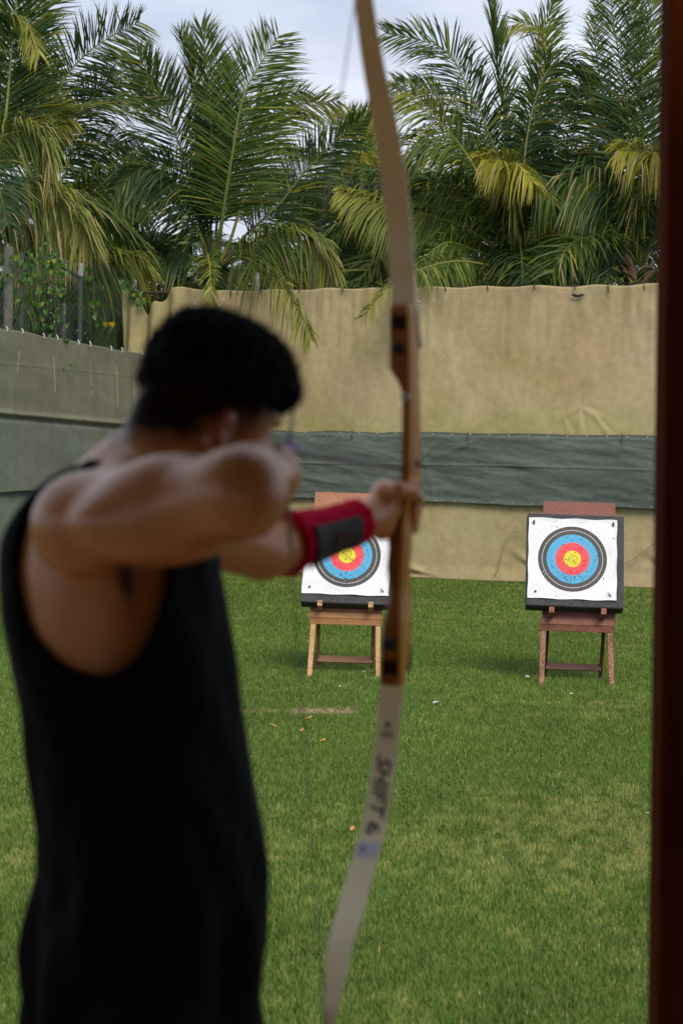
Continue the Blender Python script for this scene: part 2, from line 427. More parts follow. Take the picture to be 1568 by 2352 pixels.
# ================================================================ side screen and chain-link fence at the left
SX = Vector((-4.74, 33.6, 0)); SD = (Vector((-3.02, 37.72, 0))-SX).normalized(); SN = Vector((SD.y, -SD.x, 0))
SL = 4.46
def side(s, z, off=0.0):
    p = SX+SD*s+SN*off; return Vector((p.x, p.y, z))
def side_top(s): return 3.585-.060*s+.012*np.abs(np.sin(s*3.1))+.03*np.exp(-((s-4.6)/.8)**2)
def side_disp(s, z, t):
    d = .10+.03*vnoise(s*.9, z*.5, 61)+.02*vnoise(s*2.2+z*1.1, z*.9, 62)+.014*vnoise(s*6, z*1.5, 63)+.030*vnoise(s*1.3+z*2.6, z*1.7-s*.8, 66)+.012*vnoise(s*4+z*4, z*5, 67)
    d += .035*np.sin(s*5.3+z*1.2+1.5*np.sin(z*2))*np.clip((z-2.4)/1.2, 0, 1)
    seam = 2.43-.043*s
    d += .045*np.exp(-((z-seam)/.035)**2)-.03*np.exp(-((z-seam+.07)/.03)**2)+.014*vnoise(s*9, z*20, 64)*np.exp(-((z-seam)/.08)**2)
    d += .008*np.exp(-((z-3.12+.03*s)/.01)**2)
    return d
def side_tint(s, z, t):
    a = np.array([.185, .183, .135]); b = np.array([.150, .172, .135]); dk = np.array([.135, .122, .083])
    seam = (2.40-.043*s); lo = np.clip((seam-z)/.04, 0, 1)[..., None]
    c = a*(1-lo)+b*lo
    k = np.clip(vnoise(s*1.6, z*1.0, 65)*1.4+.25, 0, 1)[..., None]*.5
    c = c*(1-k)+dk*k*(1-.4*lo)+c*k*.4*lo
    # pale creases
    for cx, z0, z1, sl in ((.32, 3.3, 3.0, .0), (1.3, 3.25, 2.75, .05), (2.42, 3.2, 2.85, .05), (2.45, 2.78, 2.7, 0), (3.2, 3.15, 2.8, .08), (3.25, 2.8, 2.55, .02), (3.8, 3.0, 2.55, .1)):
        on = np.exp(-((s-cx-sl*(z0-z))/.010)**2)*((z < z0) & (z > z1))
        c = c+(on[..., None])*np.array([.25, .25, .17])
    return c
ss = cloth('grey_green_screen', side, -5.5, SL, lambda s: 1.33-.012*s+.012*np.sin(s*3), side_top, 620, 120, side_disp, m_green, side_tint)
tag(ss, 'grey green shade cloth with a seam along the left boundary fence', 'cloth screen')
ls = cloth('pale_green_screen', side, -5.5, SL, lambda s: s*0+.01, lambda s: s*0+1.42, 300, 60,
           lambda s, z, t: .02+.05*vnoise(s*1.1, z*1.3, 71)+.03*vnoise(s*3+z*2, z*2.5, 72)+.012*vnoise(s*9, z*6, 73),
           m_green, lambda s, z, t: np.stack([.15+0*s, .185+0*s, .145+0*s], -1)*(1-.35*np.clip(vnoise(s*3, z*3, 74)+.2, 0, 1)[..., None]-.25*np.clip((z-1.16)*9, 0, 1)[..., None]))
tag(ls, 'pale green lower cloth below the grey green screen at the left', 'cloth screen')
for k in range(13):
    s = -1.6+.5*k+.08*math.sin(k*3)
    if s > SL: break
    p = side(s, float(side_top(np.array(s)))+.0, .13)
    mb = MB(); mb.tube([p+Vector((-.01, 0, .04)), p+Vector((.015, -.02, 0)), p+Vector((.0, -.02, -.03))], .006, 5); mb.build('string_tie', m_white, ss)

fz = lambda s: 4.72-.05*s
cf = thing('chain_link_fence', 'green chain link fence rising above the grey green screen', 'fence', side(0, 0))
def loc(p): return Vector(p)-cf.location
m_wire = mat('green_coated_wire', (.045, .10, .05), .6, var=(.09, .15, .09), vscale=5)
mb = MB(); pitch = .075; slope = 1.55
z0, s_min, s_max = 3.1, -3.0, 4.2
for sg in (1, -1):
    n0 = int((s_max-s_min+2.2)/pitch)
    for k in range(n0):
        sb = s_min-1.2+k*pitch
        pts = []
        zt = 4.66
        a = (sb, z0); b = (sb+sg*(zt-z0)/slope, zt)
        if sg < 0: a = (sb+1.0, z0); b = (a[0]-(zt-z0)/slope, zt)
        if max(a[0], b[0]) > s_max or min(a[0], b[0]) < s_min: continue
        m_ = 14
        for q in range(m_+1):
            t = q/m_; s = a[0]+(b[0]-a[0])*t; z = a[1]+(b[1]-a[1])*t
            pts.append(loc(side(s, z, -.03+.03*math.sin(s*3)+.006*sg)))
        mb.tube(pts, .0023, 3, cap=False)
mb.build('wire_mesh', m_wire, cf)
m_postg = mat('green_painted_post', (.035, .055, .05), .55, var=(.16, .15, .12), vscale=14, vlo=.55, vhi=.7)
m_postw = mat('weathered_grey_post', (.17, .16, .14), .85, var=(.10, .095, .08), vscale=6)
def spx(x):   # distance along the side fence for a picture column
    r_ = RM @ Vector(((x-784)/FV, -(700-1176)/FV, -1)); o_ = Vector((0, 0, CAMZ)); k = (SX-o_).dot(SN)/r_.dot(SN)
    return (o_+r_*k-SX).dot(SD)
for x, r_, zt, m in ((30, .065, 4.75, m_postw), (61, .028, 4.7, m_postg), (157, .028, 4.05, m_postg), (195, .032, 4.62, m_postg)):
    s = spx(x); mb = MB(); p = loc(side(s, 0, -.09)); mb.tube([p, p+Vector((.02, 0, zt))], r_, 10)
    mb.build('post', m, cf)
    if x == 195:
        mb = MB(); mb.tube([p+Vector((.02, 0, zt-.16)), p+Vector((.02, 0, zt+.03))], .038, 10); mb.build('post_cap', m_metal, cf)
s0, s1 = spx(116), spx(195); mb = MB(); mb.tube([loc(side(s0, 4.66, -.08)), loc(side(s1, 4.44, -.08))], .024, 8)
mb.build('rail', m_postg, cf)
s0, s1 = spx(157), spx(193); mb = MB(); mb.tube([loc(side(s0, 3.47, -.07)), loc(side(s1, 3.47, -.07))], .018, 8)
mb.build('rail', m_metal, cf)
# ================================================================ palms
m_leaf = mat('palm_leaf', (.05, .09, .02), .45, tint=True, spec=.32, transl=.30)
m_bark = mat('palm_bark', (.17, .14, .11), .9, var=(.09, .075, .06), vscale=7, bump=.6, bscale=22, bdist=.03, stretch=(1, 1, 3))
m_sheath = mat('palm_sheath', (.27, .17, .095), .85, var=(.15, .085, .04), vscale=9, fine=(.33, .23, .14), fscale=40, stretch=(1, 1, .3))
m_vine = mat('vine_leaf', (.05, .12, .02), .5, tint=True, spec=.4, transl=.3)
LG = np.array([.070, .125, .020]); LD = np.array([.026, .062, .017]); LB = np.array([.039, .084, .030])
LY = np.array([.36, .33, .035]); LO = np.array([.25, .26, .045]); DRY = np.array([.42, .31, .20])

class Frond:
    'leaflets and midrib of one palm frond, from a 3-D path'
    def __init__(s, path, side, seed, n=74, ll=.85, droop=.35, col=LG, tip=LG, dry=0.0, bare=.20, w=.0135, rib=(.16, .18, .05), fold=.25, rr=.026, ragged=.08, sweep=.62, swap=0.0):
        rng = np.random.RandomState(seed)
        P = np.array([tuple(p) for p in path], dtype=float)
        # catmull-rom
        k = len(P); Q = [P[0]]
        for i in range(k-1):
            p0, p1, p2, p3 = P[max(i-1, 0)], P[i], P[i+1], P[min(i+2, k-1)]
            for j in range(1, 9):
                t = j/8; Q.append(.5*((2*p1)+(p2-p0)*t+(2*p0-5*p1+4*p2-p3)*t*t+(3*p1-p0-3*p2+p3)*t**3))
        Q = np.array(Q); seg = np.linalg.norm(np.diff(Q, axis=0), axis=1); cum = np.concatenate([[0], np.cumsum(seg)]); Ltot = cum[-1]
        def at(u): return np.stack([np.interp(u*Ltot, cum, Q[:, a]) for a in range(3)], -1)
        verts, faces, tint = [], [], []
        # midrib
        U = np.linspace(0, 1, 22); C = at(U); T = np.gradient(C, axis=0); T /= np.linalg.norm(T, axis=1)[:, None]
        sv = np.array(side, dtype=float)
        for i in range(22):
            a = sv-T[i]*np.dot(sv, T[i]); a /= np.linalg.norm(a)+1e-9; b = np.cross(T[i], a)
            r_ = rr*(1-.86*U[i])*(1.35 if U[i] < .06 else 1)
            for q in range(5):
                an = 2*np.pi*q/5; verts.append(C[i]+(a*np.cos(an)*1.2+b*np.sin(an))*r_)
                tint.append(np.array(rib)*(1 if U[i] > .1 else .8))
            if i:
                o = len(verts)-10
                for q in range(5): faces.append((o+q, o+(q+1) % 5, o+5+(q+1) % 5, o+5+q))
        verts = [np.array(verts)]; tint = [np.array(tint)]; faces = [np.array(faces)]
        base = len(verts[0])
        # leaflets
        n = int(n*1.75); ll = ll*1.08
        us = bare+(1-bare)*(np.arange(n)+.5)/n; us = np.repeat(us, 2); sg = np.tile([1., -1.], n)
        us = us+rng.randn(len(us))*.0035
        us = np.clip(us, 0, .998); m_ = len(us)
        C = at(us); C2 = at(np.clip(us+.01, 0, 1)); C1 = at(np.clip(us-.01, 0, 1)); T = C2-C1; T /= np.linalg.norm(T, axis=1)[:, None]+1e-9
        A = sv[None]-T*(T@sv)[:, None]; A /= np.linalg.norm(A, axis=1)[:, None]+1e-9; Nn = np.cross(T, A)
        x = (us-bare)/(1-bare)
        prof = np.interp(x, [0, .08, .25, .5, .75, .92, 1], [.55, .82, 1.0, 1.0, .80, .52, .34])
        ln = ll*prof*(1+.07*rng.randn(m_)); ln *= np.where(rng.rand(m_) < ragged*.4, rng.uniform(.35, .8, m_), 1)
        sw = sweep+.35*x+.10*rng.randn(m_)              # forward sweep
        up = fold+.14*rng.randn(m_)
        D = A*sg[:, None]*np.cos(sw)[:, None]+T*np.sin(sw)[:, None]+Nn*up[:, None]
        D += rng.randn(m_, 3)*.045
        stray = rng.rand(m_) < ragged; D[stray] += rng.randn(stray.sum(), 3)*.28
        D /= np.linalg.norm(D, axis=1)[:, None]
        G = np.array([0, 0, -1.])
        dr = droop*(.8+.4*rng.rand(m_))*np.interp(x, [0, .6, 1], [1.1, 1, .7])
        rows = []; ts = np.array([0, .3, .62, 1.0])
        for t in ts: rows.append(C+D*(ln*t*(1-.30*np.minimum(dr, 1.6)*t*t*.6))[:, None]+G*(ln*dr*(t**1.9)*.62)[:, None])
        ws = w*np.array([.55, 1.0, .78, .0])
        tw = rng.randn(m_)*.5+.2
        vs = []
        for r_, t in enumerate(ts[:3]):
            d = rows[r_+1]-rows[r_]; d /= np.linalg.norm(d, axis=1)[:, None]+1e-9
            B = T-d*(T*d).sum(1)[:, None]; nb = np.linalg.norm(B, axis=1)[:, None]; B = np.where(nb > .15, B/(nb+1e-9), Nn)
            B2 = np.cross(d, B); B = B*np.cos(tw)[:, None]+B2*np.sin(tw)[:, None]
            vs += [rows[r_]-B*ws[r_], rows[r_]+B*ws[r_]]
        vs.append(rows[3])
        Vv = np.stack(vs, 1)                             # m,7,3
        cc = np.array(col)*(1-x[:, None]**2)+np.array(tip)*x[:, None]**2
        cc = cc*(.72+.56*rng.rand(m_))[:, None]
        yl = (rng.rand(m_) < .06+.3*dry)[:, None]; cc = np.where(yl, cc*.4+LY*.6*(.8+.4*rng.rand(m_)[:, None]), cc)
        Cc = np.repeat(cc[:, None, :], 7, 1)
        dt = (rng.rand(m_) < dry)
        Cc[dt, 5:7] = DRY*(.7+.6*rng.rand(dt.sum(), 1, 1)); 
        vd = rng.rand(m_) < dry*.45; Cc[vd] = DRY*(.55+.5*rng.rand(vd.sum(), 1, 1))
        ft = rng.rand(m_) < .30; Cc[ft, 6] = Cc[ft, 6]*.4+LY*.8
        b = base+np.arange(m_)*7
        q1 = np.stack([b, b+1, b+3, b+2], 1); q2 = np.stack([b+2, b+3, b+5, b+4], 1); q3 = np.stack([b+4, b+5, b+6, b+6], 1)
        verts.append(Vv.reshape(-1, 3)); tint.append(Cc.reshape(-1, 3))
        s.v = np.concatenate(verts); s.t = np.concatenate(tint)
        s.q = np.concatenate([faces[0], q1, q2]); s.tri = q3[:, :3]
    def build(s, name, parent, loc):
        me = bpy.data.meshes.new(name)
        v = s.v-np.array(loc)
        nq, ntr = len(s.q), len(s.tri)
        me.vertices.add(len(v)); me.vertices.foreach_set('co', v.astype(np.float32).ravel())
        li = np.concatenate([s.q.ravel(), s.tri.ravel()]).astype(np.int32)
        me.loops.add(len(li)); me.loops.foreach_set('vertex_index', li)
        st = np.concatenate([np.arange(nq)*4, nq*4+np.arange(ntr)*3]).astype(np.int32)
        me.polygons.add(nq+ntr); me.polygons.foreach_set('loop_start', st)
        me.update(calc_edges=True)
        me.materials.append(m_leaf)
        a = me.color_attributes.new('tint', 'FLOAT_COLOR', 'POINT')
        t = np.ones((len(v), 4), dtype=np.float32); t[:, :3] = s.t; a.data.foreach_set('color', t.ravel())
        return link(bpy.data.objects.new(name, me), parent)

def palm(label, x, y, d, zc_off, fronds, rand, seed, sheath=0, lean=(0, 0), trunk_r=.14, scol=None):
    'crown at picture point (x, y) at distance d; fronds: list of ([(px, py, dd), ...], options)'
    c = V(x, y, d)
    root = thing('palm_tree', label, 'palm tree', (c.x+lean[0], c.y+lean[1], 0), group='coconut palms behind the screens')
    lc = Vector(root.location)
    mb = MB(); n = 16; pts = []; rs = []
    for i in range(n+1):
        t = i/n; pts.append(Vector((c.x+lean[0]*(1-t)**1.5, c.y+lean[1]*(1-t)**1.5, c.z*t-.05))-lc); rs.append(trunk_r*(1.35-.35*t)*(1+.05*(i % 2))+(.05 if t > .93 else 0))
    mb.tube(pts, rs, 12); mb.build('trunk', m_bark, root, smooth=True)
    rnd = random.Random(seed)
    for k in range(sheath):
        a = rnd.uniform(0, 6.28); r0 = trunk_r*.9; hgt = rnd.uniform(.25, .6)
        u = Vector((math.cos(a), math.sin(a), 0)); v = Vector((-math.sin(a), math.cos(a), 0)); out = rnd.uniform(.1, .5)
        mb = MB(); rings = []
        curl = rnd.choice([0, 0, 1])
        for i in range(6):
            t = i/5; p = c-lc+u*(r0+out*t*t)+Vector((0, 0, -.18+hgt*t-(.75*curl)*t*t*hgt*1.5)); wd = (.13-.07*t)*(1 if i < 5 else .35)
            rings.append([p-v*wd+u*.02, p-v*wd*.3+u*.035, p+v*wd*.3+u*.035, p+v*wd+u*.02, p+v*wd*.3+u*.015, p-v*wd*.3+u*.015])
        mb.loft(rings); mb.build('leaf_sheath', m_sheath, root, smooth=True)
    i = 0
    for spec in fronds:
        pts, opt = spec; opt = dict(opt); tw = opt.pop('tw', None); i += 1
        P = [V(px, py, d+dd) for px, py, dd in pts]
        t = (P[-1]-P[0]).normalized(); vd = Vector((0, 1, 0))
        im = t.cross(vd).normalized(); tw = rnd.uniform(-.5, .5) if tw is None else tw
        sd = im*math.cos(tw)+t.cross(im).normalized()*math.sin(tw)
        opt.setdefault('n', 80); opt.setdefault('seed', seed*100+i)
        Frond(P, sd, **opt).build('frond', root, lc)
    for k in range(rand.get('n', 0)):
        a = rand.get('a0', 0)+2*math.pi*(k*.381966+rnd.uniform(-.06, .06))
        el = rnd.uniform(*rand.get('el', (-.2, 1.25))); Lf = rnd.uniform(*rand.get('L', (2.8, 3.8)))
        h = Vector((math.cos(a), math.sin(a)*rand.get('sq', .8), 0))
        p = c.copy()+h*.08; P = [p.copy()]; e = el
        for q in range(5):
            p = p+(h*math.cos(e)+Vector((0, 0, 1))*math.sin(e))*Lf/5; P.append(p.copy()); e -= rnd.uniform(.18, .42)*(1.1-.3*el)
        sd = Vector((-math.sin(a), math.cos(a), 0))
        colr = LG*.85 if rnd.random() < .45 else LD if rnd.random() < .6 else LB
        if el < .2 and rnd.random() < .4: colr = LO*.8
        opt = dict(n=rand.get('leaf', 62), ll=rand.get('ll', .8), droop=rnd.uniform(.3, .9), col=colr, tip=colr*1.15, seed=seed*1000+k, dry=.03 if el > .2 else .1)
        Frond(P, sd, **opt).build('frond', root, lc)
    return root

G_ = dict(col=LG, tip=LG*1.2); D_ = dict(col=LD, tip=LG); B_ = dict(col=LB, tip=LG)
YT = dict(col=LG*1.1, tip=LO*1.2)
# --- centre palm, behind the archer's head
palm('full coconut palm rising directly behind the archer\'s head, orange fibres at its crown', 492, 628, 40.6, 0, [
    ([(500, 600, 0), (505, 540, -.4), (534, 353, -.8), (562, 215, -.8), (640, 82, -.6)], dict(G_, ll=1.15, droop=.22, tw=.15, rib=(.22, .26, .07), rr=.034, n=92, sweep=.42)),
    ([(490, 600, 0), (484, 540, 0), (486, 353, 0), (481, 201, 0), (462, 62, 0)], dict(D_, ll=.95, droop=.15, tw=.6, n=90, sweep=.7)),
    ([(486, 600, .2), (478, 540, .3), (468, 350, .5), (450, 200, .5), (415, 78, .3)], dict(D_, ll=.85, droop=.1, tw=.9, n=84, sweep=.85)),
    ([(484, 600, .1), (473, 554, .1), (428, 378, .2), (373, 237, .2), (318, 128, 0)], dict(D_, ll=1.05, droop=.15, tw=.1, n=88, sweep=.6)),
    ([(480, 605, -.1), (465, 545, -.3), (433, 430, -.7), (350, 375, -1.1), (262, 440, -1.3)], dict(B_, ll=.95, droop=.75, tw=.25)),
    ([(480, 610, 0), (455, 530, -.4), (395, 450, -.8), (335, 415, -1.0), (285, 425, -1.0)], dict(col=LD, tip=LG, ll=.85, droop=.7, tw=.3, rib=(.36, .34, .06))),
    ([(505, 600, .1), (530, 550, .2), (590, 360, .5), (660, 250, .6), (782, 232, .5)], dict(YT, ll=.8, droop=.35, tw=.3, rib=(.34, .32, .07))),
    ([(510, 605, .3), (560, 545, .6), (640, 470, .8), (700, 395, 1.0), (770, 325, 1.1), (855, 262, 1.0)], dict(D_, ll=.95, droop=.35, tw=-.3, n=90)),
    ([(505, 612, -.2), (550, 575, -.6), (630, 535, -.9), (715, 550, -1.1), (768, 622, -1.2)], dict(YT, ll=.85, droop=1.1, tw=.3, dry=.1)),
    ([(500, 622, -.3), (545, 590, -1.6), (600, 612, -3.3), (660, 668, -4.1), (716, 780, -4.3)], dict(col=LG*.9, tip=LO*1.1, ll=.66, droop=1.15, tw=.3, rib=(.34, .34, .08), dry=.16, n=66, bare=.22)),
    ([(488, 618, -.3), (478, 585, -1.4), (483, 622, -3.1), (488, 712, -3.3)], dict(YT, ll=.42, droop=.5, tw=.3, rib=(.45, .42, .06), n=46, bare=.05)),
    ([(480, 615, -.1), (430, 585, -.4), (370, 560, -.7), (300, 555, -.8)], dict(B_, ll=.8, droop=.9, tw=.5)),
    ([(478, 618, 0), (430, 610, .1), (370, 590, .2), (300, 620, .2)], dict(D_, ll=.8, droop=1.0, tw=.5)),
    ([(500, 600, .3), (515, 480, .8), (545, 330, 1.2), (600, 240, 1.3), (700, 205, 1.2)], dict(D_, ll=.8, droop=.4, tw=.2)),
    ([(508, 612, 0), (570, 590, .2), (650, 590, .4), (740, 640, .4)], dict(D_, ll=.85, droop=1.1, tw=.5)),
    ([(492, 600, .2), (500, 480, .5), (510, 330, .7), (520, 230, .7), (535, 150, .6)], dict(B_, ll=.9, droop=.25, tw=-.6)),
    ], dict(n=4, el=(-.1, .5), L=(2.6, 3.2), sq=.5), 11, sheath=9)
# --- far-left palm, crown just outside the picture
palm('large palm at the far left whose yellowing dry-tipped fronds hang over the fence', -75, 470, 37.6, 0, [
    ([(-60, 430, 0), (-20, 370, 0), (10, 290, 0), (30, 90, 0), (46, -70, 0)], dict(D_, ll=1.15, droop=.2, tw=.2, rib=(.30, .34, .12), n=92, rr=.034)),
    ([(-65, 450, -.2), (-20, 335, -.4), (55, 300, -.7), (105, 330, -.9), (130, 410, -1.0)], dict(col=LG*1.2, tip=LO*1.3, ll=1.0, droop=.95, tw=.2, rib=(.46, .44, .08), dry=.16, n=86)),
    ([(-65, 470, -.3), (-10, 455, -.6), (75, 440, -.9), (150, 470, -1.2), (208, 560, -1.3)], dict(col=LG*1.1, tip=LO*1.1, ll=1.0, droop=1.0, tw=.2, rib=(.36, .34, .08), dry=.28, n=86)),
    ([(-60, 400, .1), (-50, 120, .1), (-10, 48, 0), (35, 34, -.2), (66, 62, -.3), (92, 125, -.4)], dict(YT, ll=.7, droop=.6, tw=.3, rib=(.36, .36, .08))),
    ([(-65, 440, .1), (-10, 340, .2), (60, 260, .2), (165, 270, .2)], dict(YT, ll=.8, droop=.3, tw=.1, dry=.1)),
    ([(-65, 440, .4), (-20, 250, .8), (40, 110, 1.0), (90, 0, 1.1), (120, -60, 1.1)], dict(G_, ll=1.0, droop=.3, tw=.2)),
    ([(-65, 470, .2), (0, 440, .5), (80, 430, .7), (150, 500, .8)], dict(D_, ll=.9, droop=1.0, tw=.4)),
    ([(-65, 500, -.2), (-10, 500, -.3), (40, 520, -.5), (90, 590, -.6)], dict(col=LG, tip=LO, ll=.85, droop=1.1, tw=.4, dry=.2)),
    ], dict(n=5, el=(-.2, 1.0), L=(3.0, 3.8)), 23)
# --- second palm at the left, behind
palm('palm between the far-left palm and the centre one, fronds sweeping up and right', 92, 520, 43.0, 0, [
    ([(85, 470, 0), (95, 400, 0), (130, 220, -.2), (205, 118, -.4), (320, 50, -.5)], dict(D_, ll=1.15, droop=.35, tw=.15, rib=(.25, .28, .12), n=90, sweep=.4)),
    ([(95, 480, 0), (125, 400, 0), (190, 250, 0), (260, 185, -.1), (352, 175, -.2)], dict(col=LD, tip=np.array([.14, .10, .04]), ll=1.1, droop=.75, tw=.3, n=88)),
    ([(100, 490, -.1), (150, 470, -.3), (230, 410, -.6), (300, 390, -.7), (360, 408, -.7)], dict(YT, ll=.9, droop=.85, tw=.3, rib=(.36, .34, .07), dry=.08)),
    ([(100, 500, 0), (170, 450, -.2), (260, 430, -.2), (330, 500, -.3)], dict(G_, ll=.95, droop=1.0, tw=.4)),
    ([(95, 500, .3), (150, 400, .5), (230, 330, .8), (330, 330, .9)], dict(B_, ll=.9, droop=.7, tw=.3)),
    ([(90, 470, .2), (80, 330, .2), (75, 220, .2), (110, 140, .2)], dict(D_, ll=1.0, droop=.3, tw=.3)),
    ([(95, 520, -.3), (150, 510, -.7), (230, 500, -.9), (300, 560, -1.0)], dict(G_, ll=.9, droop=1.05, tw=.4)),
    ], dict(n=4, el=(-.3, .6), L=(2.7, 3.4), sq=.6), 37)
# --- low palm seen through the fence
palm('short palm behind the chain link fence with one arching yellow-ribbed frond', 150, 690, 40.4, 0, [
    ([(150, 670, 0), (170, 615, -.5), (200, 597, -1.2), (250, 586, -1.5), (305, 593, -1.7), (345, 622, -1.8)], dict(col=LG, tip=LO, ll=.85, droop=1.25, tw=.2, rib=(.52, .50, .06), n=64, fold=.0, bare=.22)),
    ([(130, 760, 0), (160, 700, 0), (190, 650, 0), (215, 600, 0)], dict(YT, ll=.8, droop=.6, tw=.2, rib=(.5, .42, .05), dry=.15)),
    ([(150, 680, .2), (120, 640, .2), (80, 620, .2), (30, 660, .2)], dict(YT, ll=.8, droop=.9, tw=.3, dry=.2)),
    ([(160, 680, .3), (210, 660, .3), (250, 690, .3), (275, 760, .3)], dict(YT, ll=.7, droop=.9, tw=.3, dry=.1)),
    ], dict(n=10, el=(-.1, .9), L=(1.8, 2.7), ll=.65), 41, trunk_r=.11)
# --- big palm right of the bow
palm('largest dark green palm right of the bow with brown husk at its crown', 1188, 630, 40.2, 0, [
    ([(1180, 600, 0), (1150, 540, -.3), (1087, 381, -.7), (1007, 276, -1.0), (946, 218, -1.1), (905, 216, -1.2), (888, 262, -1.2)], dict(col=LG, tip=LO*1.1, ll=1.1, droop=1.05, tw=.3, rib=(.34, .36, .10), n=90, rr=.03)),
    ([(1180, 590, 0), (1132, 341, 0), (1072, 200, .1), (1017, 112, .1), (885, 76, .1)], dict(D_, ll=1.0, droop=.45, tw=.2, rib=(.22, .25, .10), n=90)),
    ([(1186, 590, 0), (1170, 500, 0), (1162, 311, 0), (1142, 150, 0), (1118, -25, 0)], dict(B_, ll=.75, droop=.15, tw=.8, rib=(.20, .24, .10), n=88, sweep=.95)),
    ([(1195, 590, 0), (1200, 540, -.3), (1203, 371, -.6), (1225, 241, -.8), (1265, 150, -.9), (1325, 138, -1.0), (1362, 185, -1.0)], dict(B_, ll=1.05, droop=.85, tw=.1, rib=(.30, .32, .16), n=92)),
    ([(1200, 590, .3), (1215, 330, .5), (1253, 110, .6), (1208, 52, .5), (1152, 72, .4)], dict(YT, ll=.75, droop=.6, tw=.3, rib=(.30, .28, .06), dry=.1)),
    ([(1200, 590, .4), (1225, 330, .6), (1243, 110, .8), (1275, -20, .8)], dict(G_, ll=.8, droop=.2, tw=.3, sweep=.8)),
    ([(1188, 600, -.3), (1182, 500, -.8), (1176, 425, -1.3), (1158, 372, -1.7), (1105, 366, -2.0)], dict(col=LG, tip=LY*.9, ll=.95, droop=1.0, tw=1.0, rib=(.14, .17, .05), dry=.08, n=80)),
    ([(1190, 600, -.3), (1186, 480, -.8), (1172, 390, -1.4), (1185, 375, -2.0), (1222, 420, -2.3)], dict(col=LO, tip=LY*1.0, ll=.7, droop=1.0, tw=.3, rib=(.40, .38, .06), dry=.12, n=56, bare=.4)),
    ([(1175, 612, -.1), (1130, 590, -.5), (1082, 572, -.9), (1022, 557, -1.2), (955, 608, -1.3)], dict(G_, ll=.85, droop=1.1, tw=.3, rib=(.38, .40, .08))),
    ([(1192, 632, -.3), (1208, 597, -.7), (1243, 600, -1.0), (1283, 640, -1.1)], dict(col=LO, tip=LY, ll=.62, droop=.8, tw=.3, rib=(.48, .46, .06), dry=.2, n=54)),
    ([(1180, 625, -.3), (1060, 600, -2.2), (960, 620, -4.0), (898, 655, -4.6), (832, 728, -4.7)], dict(col=LG, tip=LO, ll=.5, droop=.8, tw=.3, rib=(.3, .3, .08), n=60, bare=.3, dry=.1)),
    ([(1192, 635, -.3), (1170, 615, -.8), (1150, 620, -1.1), (1120, 655, -1.1)], dict(YT, ll=.55, droop=.8, tw=.3, dry=.1, n=44)),
    ([(1180, 610, -.2), (1120, 555, -.4), (1042, 512, -.6), (942, 482, -.8), (781, 438, -1.0)], dict(YT, ll=.75, droop=1.15, tw=.2, rib=(.42, .40, .08), n=100)),
    ([(1180, 600, .2), (1120, 420, .3), (1040, 330, .4), (960, 330, .5), (900, 400, .5)], dict(D_, ll=1.1, droop=1.0, tw=.3, n=86)),
    ([(1180, 600, .4), (1110, 480, .5), (1020, 430, .6), (940, 460, .7), (880, 540, .7)], dict(D_, ll=1.1, droop=1.1, tw=.3, n=86)),
    ([(1180, 600, .5), (1100, 300, .8), (1000, 220, 1.0), (910, 190, 1.0)], dict(D_, ll=1.0, droop=.6, tw=.3)),
    ([(1196, 600, .2), (1250, 430, .3), (1310, 350, .4), (1370, 350, .4), (1420, 430, .4)], dict(D_, ll=1.1, droop=1.0, tw=.3, n=86)),
    ([(1196, 600, .3), (1240, 420, .5), (1290, 280, .7), (1360, 220, .8), (1450, 240, .8)], dict(B_, ll=1.1, droop=.8, tw=.2, n=86)),
    ([(1196, 606, 0), (1260, 540, -.2), (1320, 500, -.4), (1390, 560, -.5)], dict(D_, ll=1.0, droop=1.15, tw=.3)),
    ([(1192, 600, -.3), (1192, 500, -.5), (1205, 420, -.8), (1240, 400, -1.1), (1275, 470, -1.3)], dict(G_, ll=.95, droop=1.1, tw=.3)),
    ], dict(n=10, el=(-.3, 1.1), L=(2.8, 3.7), sq=.7, ll=.95), 53, sheath=10)
